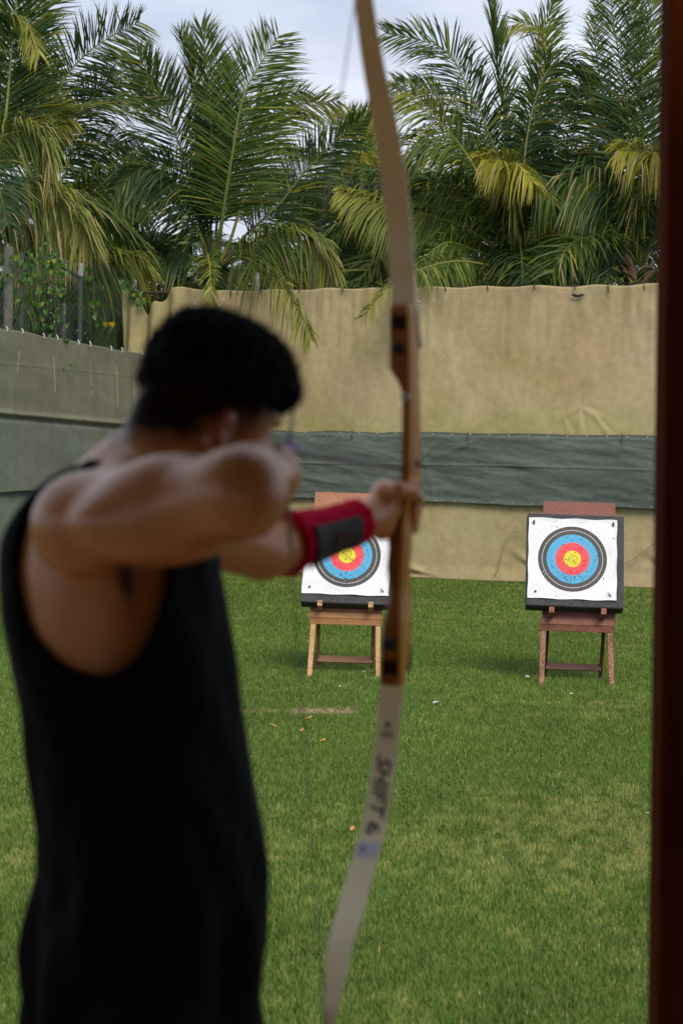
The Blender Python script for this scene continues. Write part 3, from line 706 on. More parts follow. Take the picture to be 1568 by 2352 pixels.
# --- palm beside the timber post
palm('palm at the right edge beside the timber post with curling brown husks', 1462, 640, 39.0, 0, [
    ([(1462, 600, 0), (1466, 500, -.3), (1478, 400, -.6), (1470, 352, -.9), (1415, 346, -1.2)], dict(col=LG*1.1, tip=LY*.9, ll=.95, droop=1.0, tw=.9, rib=(.14, .22, .04), dry=.14, n=76, rr=.036)),
    ([(1466, 600, 0), (1480, 480, -.4), (1492, 380, -.7), (1500, 350, -1.0), (1530, 380, -1.2)], dict(col=LG*1.1, tip=LY*.9, ll=.95, droop=1.0, tw=.5, rib=(.3, .32, .06), dry=.12, n=70)),
    ([(1458, 590, .1), (1450, 400, .1), (1433, 210, 0), (1412, 80, 0), (1398, -30, 0)], dict(B_, ll=1.05, droop=.35, tw=.3, n=92, rib=(.10, .13, .06), sweep=.5)),
    ([(1464, 590, .2), (1478, 400, .2), (1468, 200, .3), (1440, 0, .3), (1430, -80, .3)], dict(G_, ll=.9, droop=.2, tw=.6, n=88)),
    ([(1450, 600, -.1), (1430, 500, -.3), (1390, 425, -.6), (1345, 400, -.8), (1300, 420, -.9)], dict(B_, ll=1.15, droop=1.3, tw=.3, rib=(.14, .17, .06), dry=.08, n=70)),
    ([(1455, 600, .3), (1420, 400, .5), (1370, 270, .6), (1300, 215, .6)], dict(D_, ll=1.0, droop=.6, tw=.3)),
    ([(1475, 600, .2), (1500, 300, .3), (1490, 100, .3), (1500, -40, .3)], dict(G_, ll=1.0, droop=.25, tw=.5)),
    ([(1452, 606, 0), (1420, 580, -.1), (1370, 560, -.2), (1310, 610, -.3)], dict(B_, ll=.95, droop=1.2, tw=.3)),
    ([(1460, 580, .3), (1440, 450, .4), (1430, 440, .5), (1380, 520, .5)], dict(YT, ll=.8, droop=.9, tw=.8)),
    ([(1470, 590, .4), (1400, 300, .6), (1365, 100, .8), (1370, 0, .9)], dict(col=LY*.7, tip=LG, ll=.55, droop=.3, tw=.3, n=60)),
    ], dict(n=12, el=(-.3, 1.2), L=(2.8, 3.8), sq=.7, ll=.95), 67, sheath=14, trunk_r=.17)
# --- farther palms
palm('pale green palm far behind, half hidden by the bow limb', 835, 500, 52.0, 0, [
    ([(830, 470, 0), (828, 400, 0), (815, 320, 0), (800, 268, 0), (775, 262, 0)], dict(YT, ll=.8, droop=.5, tw=.3)),
    ([(835, 470, 0), (850, 380, 0), (858, 310, 0), (845, 255, 0)], dict(col=LG*1.5, tip=LO, ll=.75, droop=.3, tw=.4)),
    ([(835, 470, -.2), (820, 400, -.4), (830, 350, -.7), (845, 390, -.9)], dict(col=LO*1.1, tip=LY, ll=.7, droop=1.0, tw=.4)),
    ([(830, 480, 0), (780, 430, 0), (730, 420, 0), (680, 470, 0)], dict(YT, ll=.85, droop=.8, tw=.3)),
    ], dict(n=14, el=(-.3, 1.0), L=(2.6, 3.3), ll=.8, leaf=54), 71)
palm('farther palm filling the gap between the centre palm and the bow', 720, 600, 47.0, 0, [
    ([(720, 580, 0), (760, 540, -.3), (815, 535, -.5), (880, 600, -.6)], dict(YT, ll=.95, droop=1.1, tw=.3, rib=(.42, .4, .06))),
    ([(720, 580, 0), (745, 480, 0), (800, 440, 0), (900, 470, 0)], dict(G_, ll=.95, droop=.8, tw=.3)),
    ([(715, 580, 0), (690, 480, 0), (650, 420, 0), (590, 420, 0)], dict(D_, ll=.9, droop=.8, tw=.3)),
    ], dict(n=12, el=(-.3, .65), L=(2.4, 3.2), ll=.85), 79)
palm('farther palm behind and left of the centre palm', 300, 590, 49.0, 0, [], dict(n=7, el=(-.2, .6), L=(2.4, 3.0), ll=.85), 83)
palm('dark farther palm just right of the upper bow limb', 1010, 560, 46.0, 0, [], dict(n=24, el=(-.3, 1.05), L=(2.9, 3.8), ll=1.0), 89)
palm('dark farther palm between the two right-hand palms', 1330, 560, 46.0, 0, [], dict(n=24, el=(-.3, 1.0), L=(2.9, 3.8), ll=1.0), 97)

# undergrowth behind the screens
def undergrowth(seed=7):
    rng = np.random.RandomState(seed); n = 26000
    s = np.where(rng.rand(n) < .4, rng.uniform(-8, -3.2, n), rng.uniform(-9.5, 9.5, n)); off = -rng.uniform(1.6, 5.5, n); zt = 4.6+.25*vnoise(s*1.3, s*0, 3)
    z = rng.uniform(1.6, 1, n)*0+rng.uniform(2.3, 1.0, n)*0+zt*rng.uniform(.25, 1.02, n)
    p = np.stack([W1.x+WD.x*s+WN.x*off, W1.y+WD.y*s+WN.y*off, z], 1)
    ang = rng.uniform(0, 6.28, n); d = np.stack([np.cos(ang), np.sin(ang)*.5, -.2-1.2*rng.rand(n)], 1); d /= np.linalg.norm(d, axis=1)[:, None]
    ln = rng.uniform(.3, .75, n)[:, None]; wv = np.cross(d, rng.randn(n, 3)); wv /= np.linalg.norm(wv, axis=1)[:, None]; wd = rng.uniform(.012, .034, n)[:, None]
    g = np.array([0, 0, -.25])
    v = np.stack([p, p+d*ln*.45-wv*wd, p+d*ln+g*ln, p+d*ln*.45+wv*wd], 1).reshape(-1, 3)
    c = LD*(.5+.6*rng.rand(n, 1)); yl = rng.rand(n) < np.where(s < -3, .5, .16); c[yl] = LO*(.5+.9*rng.rand(yl.sum(), 1)); br = rng.rand(n) < .06; c[br] = DRY*.5
    return v, np.arange(n*4).reshape(-1, 4), np.repeat(c, 4, 0)
v_, f_, t_ = undergrowth(); o = np_mesh('undergrowth', v_, f_, m_leaf, smooth=False, tint=t_)
tag(o, 'tangled dark undergrowth behind the screens', 'undergrowth', kind='stuff')

# climbing vines with heart-shaped leaves
HEART = [(0, 0), (.3, .16), (.52, .1), (.55, -.2), (.35, -.6), (0, -1.0), (-.35, -.6), (-.55, -.2), (-.52, .1), (-.3, .16)]
def vine(label, paths, seed, dens=11, sz=(.05, .10), per=.10):
    rnd = random.Random(seed); mbf = MB(); mbs = MB()
    for pts in paths:
        pts = [Vector(p) for p in pts]
        for i in range(len(pts)-1):
            mbs.tube([pts[i], (pts[i]+pts[i+1])/2+Vector((rnd.uniform(-.03, .03), .02, rnd.uniform(-.05, .02))), pts[i+1]], .006, 4)
            L_ = (pts[i+1]-pts[i]).length
            for k in range(int(L_*dens)+1):
                c = pts[i].lerp(pts[i+1], rnd.random())+Vector((rnd.gauss(0, per), rnd.gauss(-.03, .04), rnd.gauss(0, per)))
                s_ = rnd.uniform(*sz); th = rnd.gauss(0, .7); tl = rnd.gauss(0, .5)
                u = Vector((math.cos(th), rnd.gauss(0, .35), math.sin(th)*.5)).normalized(); v = Vector((math.sin(th)*-.3, math.sin(tl)*-.7, 1)).normalized()
                cl_ = np.array([.05, .135, .018])*rnd.uniform(.6, 1.3)
                if rnd.random() < .07: cl_ = np.array([.30, .32, .03])
                if rnd.random() < .012: cl_ = np.array([.50, .28, .03])
                mbf.col = tuple(cl_); nn = u.cross(v)
                vs = [c+u*a*s_+v*b*s_+nn*abs(a)*s_*.3 for a, b in HEART]
                mbf.add(vs, [(0, 1, 2, 3, 4, 5), (0, 5, 6, 7, 8, 9)])
    root = mbf.build('vine', m_vine, color=True)
    mbs.build('stem', m_bark, root)
    tag(root, label, 'vine', 'climbing vines on the fence'); return root
def vs_(x, y, off=.03):
    r_ = RM @ Vector(((x-784)/FV, -(y-1176)/FV, -1)); o_ = Vector((0, 0, CAMZ)); k = (SX+SN*off-o_).dot(SN)/r_.dot(SN); return o_+r_*k
vine('leafy green vine climbing the left part of the chain link fence', [[vs_(90, 570), vs_(95, 620), vs_(88, 700)], [vs_(100, 590), vs_(120, 640), vs_(128, 700), vs_(128, 780), vs_(135, 860)],
     [vs_(60, 590), vs_(100, 600), vs_(140, 610)], [vs_(20, 600), vs_(55, 640), vs_(50, 690)]], 5, dens=48, sz=(.04, .08), per=.13)
def vb_(x, y, off=.12):
    r_ = RM @ Vector(((x-784)/FV, -(y-1176)/FV, -1)); o_ = Vector((0, 0, CAMZ)); k = (W1+WN*off-o_).dot(WN)/r_.dot(WN); return o_+r_*k
vine('small green vine hanging over the torn corner of the beige screen', [[vb_(283, 642), vb_(300, 655), vb_(318, 672), vb_(328, 705)], [vb_(292, 648), vb_(306, 675), vb_(308, 690)]], 8, dens=38, sz=(.05, .09), per=.05)
vine('vine leaves low on the chain link fence beside the torn cloth', [[vs_(215, 650), vs_(220, 740)], [vs_(236, 700), vs_(240, 760)], [vs_(205, 600), vs_(215, 640)]], 9, dens=14, per=.12)
# ================================================================ targets
m_wood_r = mat('red_stained_wood', (.19, .062, .034), .6, var=(.075, .022, .012), vscale=5, fine=(.25, .10, .065), fscale=30, stretch=(.5, 3, 3), bump=.2, bscale=30, bdist=.004)
m_wood_dark = mat('dark_stained_wood', (.085, .026, .013), .6, var=(.05, .014, .008), vscale=5, stretch=(.5, 3, 3))
m_wood_ml = mat('brown_pine', (.24, .115, .05), .6, var=(.14, .06, .025), vscale=5, stretch=(.5, 3, 3))
m_board_r = mat('red_plywood', (.19, .058, .046), .65, var=(.14, .040, .030), vscale=4, stretch=(1, 3, 3), fine=(.23, .085, .068), fscale=40)
m_wood_l = mat('orange_pine', (.38, .18, .060), .6, var=(.21, .085, .025), vscale=5, fine=(.42, .22, .09), fscale=30, stretch=(.5, 3, 3), bump=.2, bscale=30, bdist=.004)
m_wood_ll = mat('bare_pine', (.52, .29, .13), .6, var=(.38, .18, .07), vscale=6, fine=(.56, .36, .19), fscale=30)
m_wood_rl = mat('scarred_pink_wood', (.32, .125, .080), .7, var=(.14, .050, .030), vscale=14, fine=(.38, .18, .13), fscale=40)
m_board_l = mat('orange_plywood', (.34, .130, .065), .65, var=(.26, .09, .045), vscale=4, stretch=(1, 3, 3), fine=(.38, .17, .10), fscale=40)
m_foam = mat('black_foam', (.055, .055, .058), .9, var=(.040, .040, .043), vscale=8, fine=(.10, .10, .105), fscale=90, bump=.5, bscale=120, bdist=.004, spec=.25)
m_hole = mat('arrow_hole', (.012, .011, .012), .9)
m_chip = mat('paper_chip', (.75, .75, .75), .8)
m_pin = mat('black_pin', (.01, .01, .012), .4)
m_teal = mat('teal_vane', (.04, .16, .22), .4)
def face_mat():
    m = bpy.data.materials.new('target_paper'); m.use_nodes = True; nt = m.node_tree; P = nt.nodes['Principled BSDF']; L = nt.links.new
    P.inputs['Roughness'].default_value = .55; P.inputs['Specular IOR Level'].default_value = .35
    tc = N(nt, 'ShaderNodeTexCoord'); sx = N(nt, 'ShaderNodeSeparateXYZ'); cb = N(nt, 'ShaderNodeCombineXYZ'); ln = N(nt, 'ShaderNodeVectorMath', operation='LENGTH')
    L(tc.outputs['Object'], sx.inputs[0]); L(sx.outputs['X'], cb.inputs['X']); L(sx.outputs['Z'], cb.inputs['Y']); L(cb.outputs[0], ln.inputs[0])
    mr = N(nt, 'ShaderNodeMapRange'); mr.inputs['From Max'].default_value = .5; L(ln.outputs['Value'], mr.inputs['Value'])
    rp = N(nt, 'ShaderNodeValToRGB'); cr = rp.color_ramp; cr.interpolation = 'CONSTANT'
    Y, RD, BL, BK, WH, DL, GL = (.70, .60, .012), (.80, .055, .075), (.060, .36, .62), (.048, .045, .047), (.74, .75, .80), (.16, .14, .05), (.45, .46, .52)
    t = .0011
    st = [(0, Y), (.020-t, DL), (.020+t, Y), (.040-t, DL), (.040+t, Y), (.08-t, (.2, .1, .03)), (.08+t, RD), (.12-t, (.62, .04, .06)), (.12+t, RD), (.16, BL),
          (.20-t, (.03, .16, .3)), (.20+t, BL), (.24, BK), (.28-.0014, WH), (.28+.0014, BK), (.32, WH), (.36-t, GL), (.36+t, WH), (.40-t, GL), (.40+t, WH)]
    while len(cr.elements) < len(st): cr.elements.new(.5)
    for e, (p, c) in zip(cr.elements, st): e.position = p*2; e.color = (*c, 1)
    for e, (p, c) in zip(cr.elements, st): e.position = p*2; e.color = (*c, 1)
    L(mr.outputs[0], rp.inputs['Fac'])
    n = N(nt, 'ShaderNodeTexNoise'); n.inputs['Scale'].default_value = 5; n.inputs['Detail'].default_value = 4; L(tc.outputs['Object'], n.inputs['Vector'])
    mx = N(nt, 'ShaderNodeMix', data_type='RGBA', blend_type='MULTIPLY'); m2 = N(nt, 'ShaderNodeMapRange'); m2.inputs['From Min'].default_value = .45; m2.inputs['From Max'].default_value = .8
    L(n.outputs['Fac'], m2.inputs['Value']); L(m2.outputs[0], mx.inputs['Factor']); L(rp.outputs['Color'], mx.inputs['A']); mx.inputs['B'].default_value = (.86, .86, .87, 1)
    L(mx.outputs['Result'], P.inputs['Base Color'])
    return m
m_face = face_mat()
TILT = R(22)
BD = Vector((0, math.sin(TILT), math.cos(TILT))); BN = Vector((0, -math.cos(TILT), math.sin(TILT))); BX = Vector((1, 0, 0))
MB3 = Matrix((BX, -BN, BD)).transposed()           # board frame: x, into board, up the board
def stand(x, d, yaw, roll, label, mb_, mw, ml, seed, mr, bx=0.0, bh=0.0):
    t = thing('target_stand', label, 'target stand', (x, d, 0), yaw, 'wooden easel stands on the lawn'); t.rotation_euler = (0, roll, yaw)
    rnd = random.Random(seed)
    def B(s, n): return Vector((0, -.02, .58))+BD*s+BX*0+BN*n           # point on the leaning board plane
    def holes(mb, o, u, v, lu, lv, k, r0=.0042):
        mb.mi = 1; w_ = u.cross(v).normalized()
        if w_.y > 0: w_ = -w_; 
        for q in range(k):
            c = o+u*rnd.uniform(-.5, .5)*lu+v*rnd.uniform(-.5, .5)*lv
            mb.disc(c, u, w_.cross(u), r0*rnd.uniform(.6, 1.3), 6)
        mb.mi = 0
    # leaning back board
    mb = MB(); mb.box(B(.56+bh/2, -.012)+BX*bx, (.68, .018, 1.24+bh), MB3, .002)
    holes(mb, B(1.10+bh, -.0015)+BX*bx, BX, BD, .64, .13, 18)
    mb.build('backboard', [mb_, m_hole], t)
    # front legs continue the line of the board
    for sx_ in (-.318, .318):
        a = Vector((sx_+(.012 if sx_ < 0 else -.012), -.005, .54)); b = Vector((sx_*1.02, -.225, -.01))
        mb = MB(); mb.beam(b, a, .046, .030, bev=.002)
        dd = (a-b).normalized(); nn = Vector((0, -dd.z, dd.y))
        holes(mb, (a+b)/2+nn*.0158-Vector((0, 0, .0)), BX, dd, .036, .46, 40 if ml is m_wood_rl else 12)
        mb.build('leg', [ml, m_hole], t)
    for sx_ in (-.262, .262):
        mb = MB(); mb.beam((sx_, .36, -.01), (sx_, .035, .70), .034, .022, bev=.002); mb.build('rear_leg', [mr], t)
    mb = MB(); mb.box((0, .293, .118), (.525, .02, .066), Matrix.Rotation(-.42, 3, 'X'), .002); mb.build('crossbar', [mr], t)
    mb = MB(); mb.box((0, -.036, .512), (.692, .028, .058), None, .002); mb.box((0, -.030, .569), (.690, .024, .055), Matrix.Rotation(-.25, 3, 'X'), .002)
    holes(mb, Vector((0, -.0515, .512)), BX, Vector((0, 0, 1)), .66, .05, 8)
    mb.build('front_rail', [mw, m_hole], t)
    for sx_ in (-.248, .232):
        mb = MB(); mb.box(B(.045, .09)+BX*sx_, (.046, .205, .055), MB3, .003)
        holes(mb, B(.045, .194)+BX*sx_, BX, BD, .035, .04, 9)
        mb.build('peg', [ml, m_hole], t)
    return t, B
def butt(t, B, label, flabel, fx, fz, dx, rot, seed, lift=.082):
    M = t.matrix_basis.copy() if False else (Matrix.Translation(t.location) @ t.rotation_euler.to_matrix().to_4x4())
    o_ = M @ B(lift, .0)
    rnd = random.Random(seed)
    root = bpy.data.objects.new('foam_butt', None)
    M3 = M.to_3x3() @ MB3 @ Matrix.Rotation(rot, 3, 'Y')
    # slab as the thing's own mesh: x across, -y to the archer, z up
    mb = MB(); Wd, T_, H = .90, .17, .905
    mb.box((dx, -T_/2-.012, H/2), (Wd, T_, H), None, .008)
    mb.mi = 1
    for k in range(420):
        x_ = rnd.uniform(-.44, .44); z_ = rnd.uniform(.005, .90)
        c = Vector((dx+x_, -T_-.0125, z_)); r_ = rnd.uniform(.0026, .0050)
        mb.disc(c, Vector((1, 0, 0)), Vector((0, 0, 1)), r_, 5)
    mb.mi = 0
    b = mb.build('foam_butt', [m_foam, m_hole]); b.matrix_world = Matrix.Translation(o_) @ M3.to_4x4()
    tag(b, label, 'foam target', 'foam target butts')
    # paper face, slightly wavy, curling a little at the edges
    fw, fh = .822, .790; nx, nz_ = 40, 38
    Y0 = -T_-.021
    mb = MB(); rr = np.random.RandomState(seed)
    X = np.linspace(-fw/2, fw/2, nx); Z = np.linspace(-fh/2, fh/2, nz_)
    vs = []
    for sk in (0, 1):
        for a in X:
            for c in Z:
                e = max(abs(a)/(fw/2), abs(c)/(fh/2))
                yy = -.003*math.sin(a*9+seed)*math.sin(c*7+1)-.004*float(vnoise(np.array(a*6+3), np.array(c*6+seed), 5))-.010*max(0, e-.93)/.07*(.5+.5*math.sin(a*21+c*17))
                ex = .003*math.sin(c*23)*(abs(a) > fw/2-.001); ez = .003*math.sin(a*19+1)*(abs(c) > fh/2-.001)
                vs.append((a+ex, yy+(.0012 if sk else 0), c+ez))
    n = nx*nz_; fs = []
    for i in range(nx-1):
        for j in range(nz_-1):
            q = (i*nz_+j, (i+1)*nz_+j, (i+1)*nz_+j+1, i*nz_+j+1); fs.append(q); fs.append(tuple(n+w_ for w_ in reversed(q)))
    mb.add(vs, fs)
    mb.mi = 1
    for k in range(190):
        r_ = abs(rnd.gauss(0, .19)) if k < 130 else rnd.uniform(.1, .45); a = rnd.uniform(0, 6.283)
        if k % 5 == 0: a = rnd.gauss(-1.57, .5); r_ = rnd.gauss(.20, .03)
        x_, z_ = r_*math.cos(a), r_*math.sin(a)
        if abs(x_) > fw/2-.01 or abs(z_) > fh/2-.01: continue
        mb.mi = 1 if rnd.random() < .86 else 2
        mb.disc((x_, -.0135 if False else -.0062, z_), Vector((1, 0, 0)), Vector((0, 0, 1)), rnd.uniform(.0022, .0046)*(1.5 if rnd.random() < .06 else 1), 6)
    mb.mi = 0
    f = mb.build('target_face', [m_face, m_hole, m_chip], b, smooth=True); f.location = (fx, Y0, fz)
    tag(f, flabel)
    # pins at the corners
    for px_, pz_, kind in ((-.365, .345, 0), (.375, .350, 0), (-.345, -.335, 1), (.345, -.345, 2)):
        mb = MB()
        if kind == 0:
            mb.tube([(0, 0, 0), (0, -.02, .002)], .012, 10); mb.tube([(0, -.018, 0), (.004, -.022, .018)], .006, 6); mb.tube([(0, -.005, 0), (.008, -.012, -.020)], .004, 5)
            mt = m_pin
        elif kind == 1:
            mb.tube([(0, 0, 0), (.006, -.014, .004), (.016, -.02, .006)], [.008, .008, .004], 8); mt = m_pin
        else:
            mb.add([(0, -.004, 0), (-.028, -.02, .032), (.004, -.024, .006), (.016, -.012, -.010), (.0, -.012, -.004)], [(0, 1, 2), (0, 2, 3), (0, 3, 4), (4, 2, 1), (4, 3, 2)])
            mb.tube([(-.03, -.012, -.008), (.02, -.012, -.012)], .0016, 4); mb.tube([(0, 0, 0), (.012, -.02, -.008)], .005, 6); mt = m_teal
        o = mb.build('pin', mt, f); o.location = (px_, -.004, pz_)
    return b
PR = SG(1441, 1715); PL = SG(862, 1695)
tR, BR = stand(PR.x+.005, PR.y+.24, R(-1.5), R(1.05), 'dark red stained easel stand with scarred legs near the timber post', m_board_r, m_wood_r, m_wood_rl, 3, m_wood_dark, .016)
tL, BL_ = stand(PL.x-.006, PL.y+.24, R(-1.0), R(1.05), 'orange pine easel stand partly hidden by the bow', m_board_l, m_wood_l, m_wood_ll, 5, m_wood_ml, 0, .05)
butt(tR, BR, 'dark foam butt on the red stained stand, its foam showing wide at the right', 'white paper face with five coloured rings, wrinkled low down', -.063, .462, -.035, R(.3), 21)
butt(tL, BL_, 'dark foam butt on the orange stand, behind the archer\'s bow hand', 'white paper face with five coloured rings, pinned near the left edge', -.012, .478, .02, R(.5), 22, .052)

# small things lying in the grass
m_paper = mat('crumpled_paper', (.72, .74, .78), .8); m_orange = mat('dry_leaf', (.55, .30, .06), .7, var=(.42, .20, .04), vscale=40)
rnd = random.Random(12)
for x, y, sz, lab in ((1090, 1761, .035, 'largest white paper scrap, alone in the grass right of the bow'), (1319, 1694, .025, 'white scrap beside the left leg of the red stand'),
                      (1428, 1736, .018, 'tiny white scrap below the red stand'), (910, 1682, .022, 'bluish white scrap under the orange stand'), (850, 1717, .014, 'tiny white scrap in front of the orange stand'),
                      (1617, 2035, .014, 'tiny white scrap near the foot of the timber post')):
    p = SG(x, y, .02); mb = MB()
    vs = [Vector((rnd.uniform(-1, 1), rnd.uniform(-.6, .6), rnd.uniform(0, 1)))*sz for _ in range(7)]
    mb.add(vs+[v+Vector((0, .002, -.002)) for v in vs], [(0, 1, 2), (2, 3, 4), (1, 3, 5), (0, 4, 5), (2, 5, 6), (6, 1, 4), (7, 9, 8), (9, 11, 10)])
    o = mb.build('paper_scrap', m_paper, origin=None); o.location = p; tag(o, lab, 'paper scrap', 'paper scraps in the grass')
for x, y, lab in ((770, 1796, 'orange leaf farthest from the archer in the grass'), (684, 1815, 'orange leaf nearest the archer\'s shirt'), (755, 1826, 'orange leaf in the middle of the fallen ones'),
                  (806, 1852, 'curled yellow leaf at the edge of the bare strip'), (881, 2073, 'small reddish dry leaf by the lower bow limb')):
    p = SG(x, y, .03); mb = MB(); a = rnd.uniform(0, 3.1); u = Vector((math.cos(a), math.sin(a), .15)); v = Vector((-math.sin(a), math.cos(a), .2)); s_ = .035
    vs = [u*-s_, u*-.3*s_+v*.4*s_, u*.5*s_+v*.32*s_+Vector((0, 0, .006)), u*s_+Vector((0, 0, .012)), u*.5*s_-v*.32*s_, u*-.3*s_-v*.4*s_+Vector((0, 0, .008))]
    mb.add(vs+[q+Vector((0, 0, .0015)) for q in vs], [(5, 4, 3, 2, 1, 0), (6, 7, 8, 9, 10, 11)]+[(i, (i+1) % 6, (i+1) % 6+6, i+6) for i in range(6)])
    o = mb.build('fallen_leaf', m_orange); o.location = p; tag(o, lab, 'fallen leaf', 'fallen leaves in the grass')
# ================================================================ shelter the archer stands in
DECK = .88
m_post = mat('dark_red_timber', (.085, .016, .002), .9, var=(.045, .010, .0015), vscale=4, stretch=(4, 4, .5), bump=.2, bscale=20, bdist=.004, spec=.02)
m_bolt = mat('blackened_bolt', (.008, .006, .006), .8, spec=.1)
m_deck = mat('deck_boards', (.56, .34, .17), .7, var=(.42, .24, .11), vscale=4, stretch=(.4, 5, 1))  # out of view; made bright and warm to bounce light onto the archer
m_roof = mat('roof_boards', (.10, .06, .04), .8, var=(.06, .035, .02), vscale=4, stretch=(.4, 5, 1))
def post(px, py, label):
    t = thing('timber_post', label, 'post', (px, py, DECK), 0, 'timber posts of the shelter')
    mb = MB(); mb.box((0, 0, 1.4), (.13, .13, 2.80), None, .006); 
    mb.build('shaft', m_post, t)
    mb = MB(); mb.box((0, 0, .06), (.17, .17, .12), None, .006); mb.build('plinth', m_post, t)
    for z in (.62, 1.12, 2.2):
        mb = MB(); mb.tube([(.012, -.060, z), (.012, -.071, z)], .016, 12); mb.tube([(.012, -.070, z), (.012, -.078, z)], .009, 6); mb.build('bolt', m_bolt, t)
    return t
pp = V(1504, 1176, 4.1)
pt_ = post(pp.x+.085, 4.1+.065, 'dark red timber post at the right edge, in front of the lawn'); pt_.rotation_euler = (0, -R(.25), 0)
mb = MB(); n = 64
for k in range(n): mb.box((-1.0, -7.0+(k+.5)*.18, -.02), (7.6, .172, .04), None, .003)  # rear boards added beyond the back wall as a sunlit warm bounce surface
o = mb.build('deck', m_deck, origin=None); o.location = (0, 0, DECK); tag(o, kind='structure')
mb = MB(); mb.box((-1.0, -1.25, .40), (7.5, 11.4, .80), None, .01); o = mb.build('deck_base', mat('deck_masonry', (.25, .23, .20), .9, var=(.18, .16, .14), vscale=3)); tag(o, kind='structure')
o.location = (0, 0, -.01)
rt = thing('shelter_roof', 'unseen boarded roof over the archer, its reach set to shade him', 'roof', (-1.0, .27, 3.68))  # out of view; front and back edges placed to shape the archer's shade
rt.hide_render = False
mb = MB(); mb.box((0, 0, .10), (8.4, 6.3, .12), None, .01)
for k in range(9): mb.box((-4+k, 0, -.03), (.09, 6.1, .12), None, .004)
o = mb.build('rafters_and_boards', m_roof, rt)
wt = thing('added_shade_wall', 'unseen dark boarded wall added behind the camera to keep light off the archer', 'wall', (-1.0, -2.75, DECK))  # added light blocker; the gap under its boards lets warm bounce through
mb = MB()
for k in range(31): mb.box((-3.72+k*.248, 0, 1.96), (.240, .03, 1.52), None, .003)
for k in range(4): mb.box((-3.6+k*2.4, .05, 1.36), (.09, .07, 2.72), None, .003)
mb.build('boarding', m_roof, wt)
wt = thing('added_shade_wall', 'unseen dark boarded wall added at the right to keep side light off the archer', 'wall', (2.75, 0, DECK))  # added light blocker on the right; the left stays open
mb = MB()
for k in range(21): mb.box((0, -2.6+k*.248, 1.36), (.03, .240, 2.72), None, .003)
mb.build('boarding', m_roof, wt)

